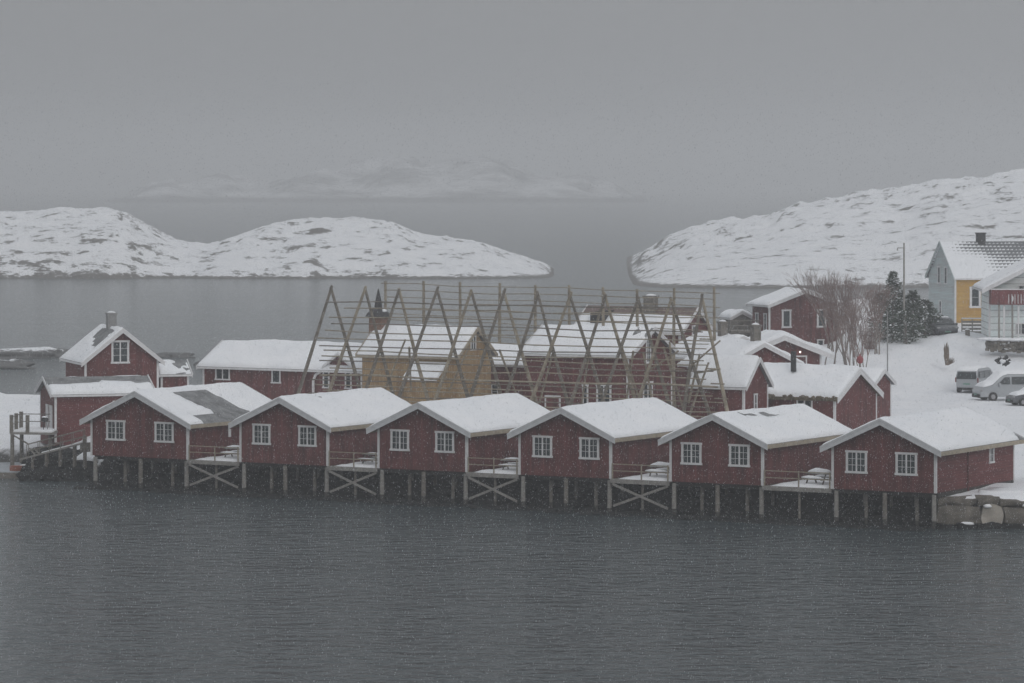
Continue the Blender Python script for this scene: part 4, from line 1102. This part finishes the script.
# ------------------------------------------------------------------ falling snow
rs = np.random.RandomState(4)
NFL = 170000
Y_ = (105 ** 3 + rs.rand(NFL) * (236 ** 3 - 105 ** 3)) ** (1/3)
X_ = (rs.rand(NFL) * 2 - 1) * (Y_ * .140 + 5)
z0 = np.maximum(.05, 21.5 - Y_ * .140); z1 = 21.5 + Y_ * .052
Z_ = z0 + rs.rand(NFL) * (z1 - z0)
r_ = .0044 + .0064 * rs.rand(NFL) ** 2.4; h_ = r_ * 3.0; l_ = (rs.rand(NFL) - .3) * r_ * 1.4
off = [(-1, -.5), (1, -.5), (0, 1)]
co = np.zeros((NFL, 5, 3), np.float32)
for k_, (a, c) in enumerate(off):
    co[:, k_, 0] = X_ + a * r_; co[:, k_, 1] = Y_ + c * r_; co[:, k_, 2] = Z_
co[:, 3] = np.stack([X_ + l_, Y_, Z_ + h_], 1); co[:, 4] = np.stack([X_ - l_, Y_, Z_ - h_], 1)
tri = np.array([(0,1,3), (1,2,3), (2,0,3), (1,0,4), (2,1,4), (0,2,4)], np.int32)
idx = (np.arange(NFL, dtype=np.int32)[:, None, None] * 5 + tri[None]).reshape(-1)
me = bpy.data.meshes.new('falling_snow')
me.vertices.add(NFL * 5); me.vertices.foreach_set('co', co.reshape(-1))
me.loops.add(len(idx)); me.loops.foreach_set('vertex_index', idx)
nf = len(idx) // 3; me.polygons.add(nf); me.polygons.foreach_set('loop_start', np.arange(nf, dtype=np.int32) * 3)
me.update(calc_edges=True); me.validate()
me.materials.append(plain('snowflake', (.60, .62, .65), .9, .02))
fl = bpy.data.objects.new('falling_snow', me); COL.objects.link(fl)
tag(fl, 'snowflakes falling across the whole scene', 'snowfall', kind='stuff')

# ------------------------------------------------------------------ haze
hz = MB(); hz.box(-9500, 9500, -900, 12500, -4, 90)
m = bpy.data.materials.new('snowy_haze'); m.use_nodes = True; nt = m.node_tree
nt.nodes.remove(nt.nodes['Principled BSDF'])
pv = nt.nodes.new('ShaderNodeVolumePrincipled'); pv.inputs['Color'].default_value = (.93, .943, .965, 1)
pv.inputs['Density'].default_value = .00056; pv.inputs['Anisotropy'].default_value = 0.0
nt.links.new(pv.outputs[0], nt.nodes['Material Output'].inputs['Volume'])
M['haze'] = m
tag(hz.build('haze', 'haze'), 'pale even snow haze filling the air', 'haze', kind='stuff')

# ------------------------------------------------------------------ sky and light
w = bpy.data.worlds.new('World'); SC.world = w; w.use_nodes = True; nt = w.node_tree
bg = nt.nodes['Background']
sky = nt.nodes.new('ShaderNodeTexSky'); sky.sky_type = 'NISHITA'; sky.sun_disc = False
sky.sun_elevation = R(24); sky.sun_rotation = R(160); sky.air_density = 1.5; sky.dust_density = 4
hs = nt.nodes.new('ShaderNodeHueSaturation'); hs.inputs['Saturation'].default_value = .10
nt.links.new(sky.outputs[0], hs.inputs['Color'])
# overcast: brighter overhead than at the horizon, the same all round
tc = nt.nodes.new('ShaderNodeTexCoord'); sp = nt.nodes.new('ShaderNodeSeparateXYZ'); nt.links.new(tc.outputs['Generated'], sp.inputs[0])
cr = nt.nodes.new('ShaderNodeValToRGB'); e = cr.color_ramp.elements
e[0].position = 0; e[0].color = (2.54, 2.63, 2.76, 1); e[1].position = 1; e[1].color = (9.4, 9.6, 10.0, 1)
nt.links.new(sp.outputs['Z'], cr.inputs['Fac'])
mx = nt.nodes.new('ShaderNodeMix'); mx.data_type = 'RGBA'; mx.inputs[0].default_value = .80
nt.links.new(hs.outputs[0], mx.inputs[6]); nt.links.new(cr.outputs[0], mx.inputs[7])
nt.links.new(mx.outputs[2], bg.inputs['Color']); bg.inputs['Strength'].default_value = .09
sl = bpy.data.lights.new('sun', 'SUN'); sl.energy = .5; sl.angle = R(25); sl.color = (1, .97, .93)
so = bpy.data.objects.new('sun', sl); COL.objects.link(so); so.rotation_euler = (R(90 - 24), 0, R(180 - 160 + 0))
so.location = (0, 0, 200)

# ------------------------------------------------------------------ camera
cam = bpy.data.cameras.new('camera'); co = bpy.data.objects.new('camera', cam); COL.objects.link(co)
cam.sensor_width = 36; cam.lens = FPX * 36 / 1024; cam.clip_start = 1; cam.clip_end = 20000
co.location = (0, 0, CAMZ); co.rotation_euler = (R(90), 0, 0)
cam.shift_y = -(341.5 - HY) / 1024
SC.camera = co
SC.view_settings.view_transform = 'Standard'; SC.view_settings.look = 'None'
SC.view_settings.gamma = 1; SC.view_settings.exposure = 0.0; SC.view_settings.use_curve_mapping = False
SC.cycles.use_denoising = True
SC.cycles.max_bounces = 6; SC.cycles.diffuse_bounces = 3; SC.cycles.volume_bounces = 1
SC.cycles.volume_step_rate = 4
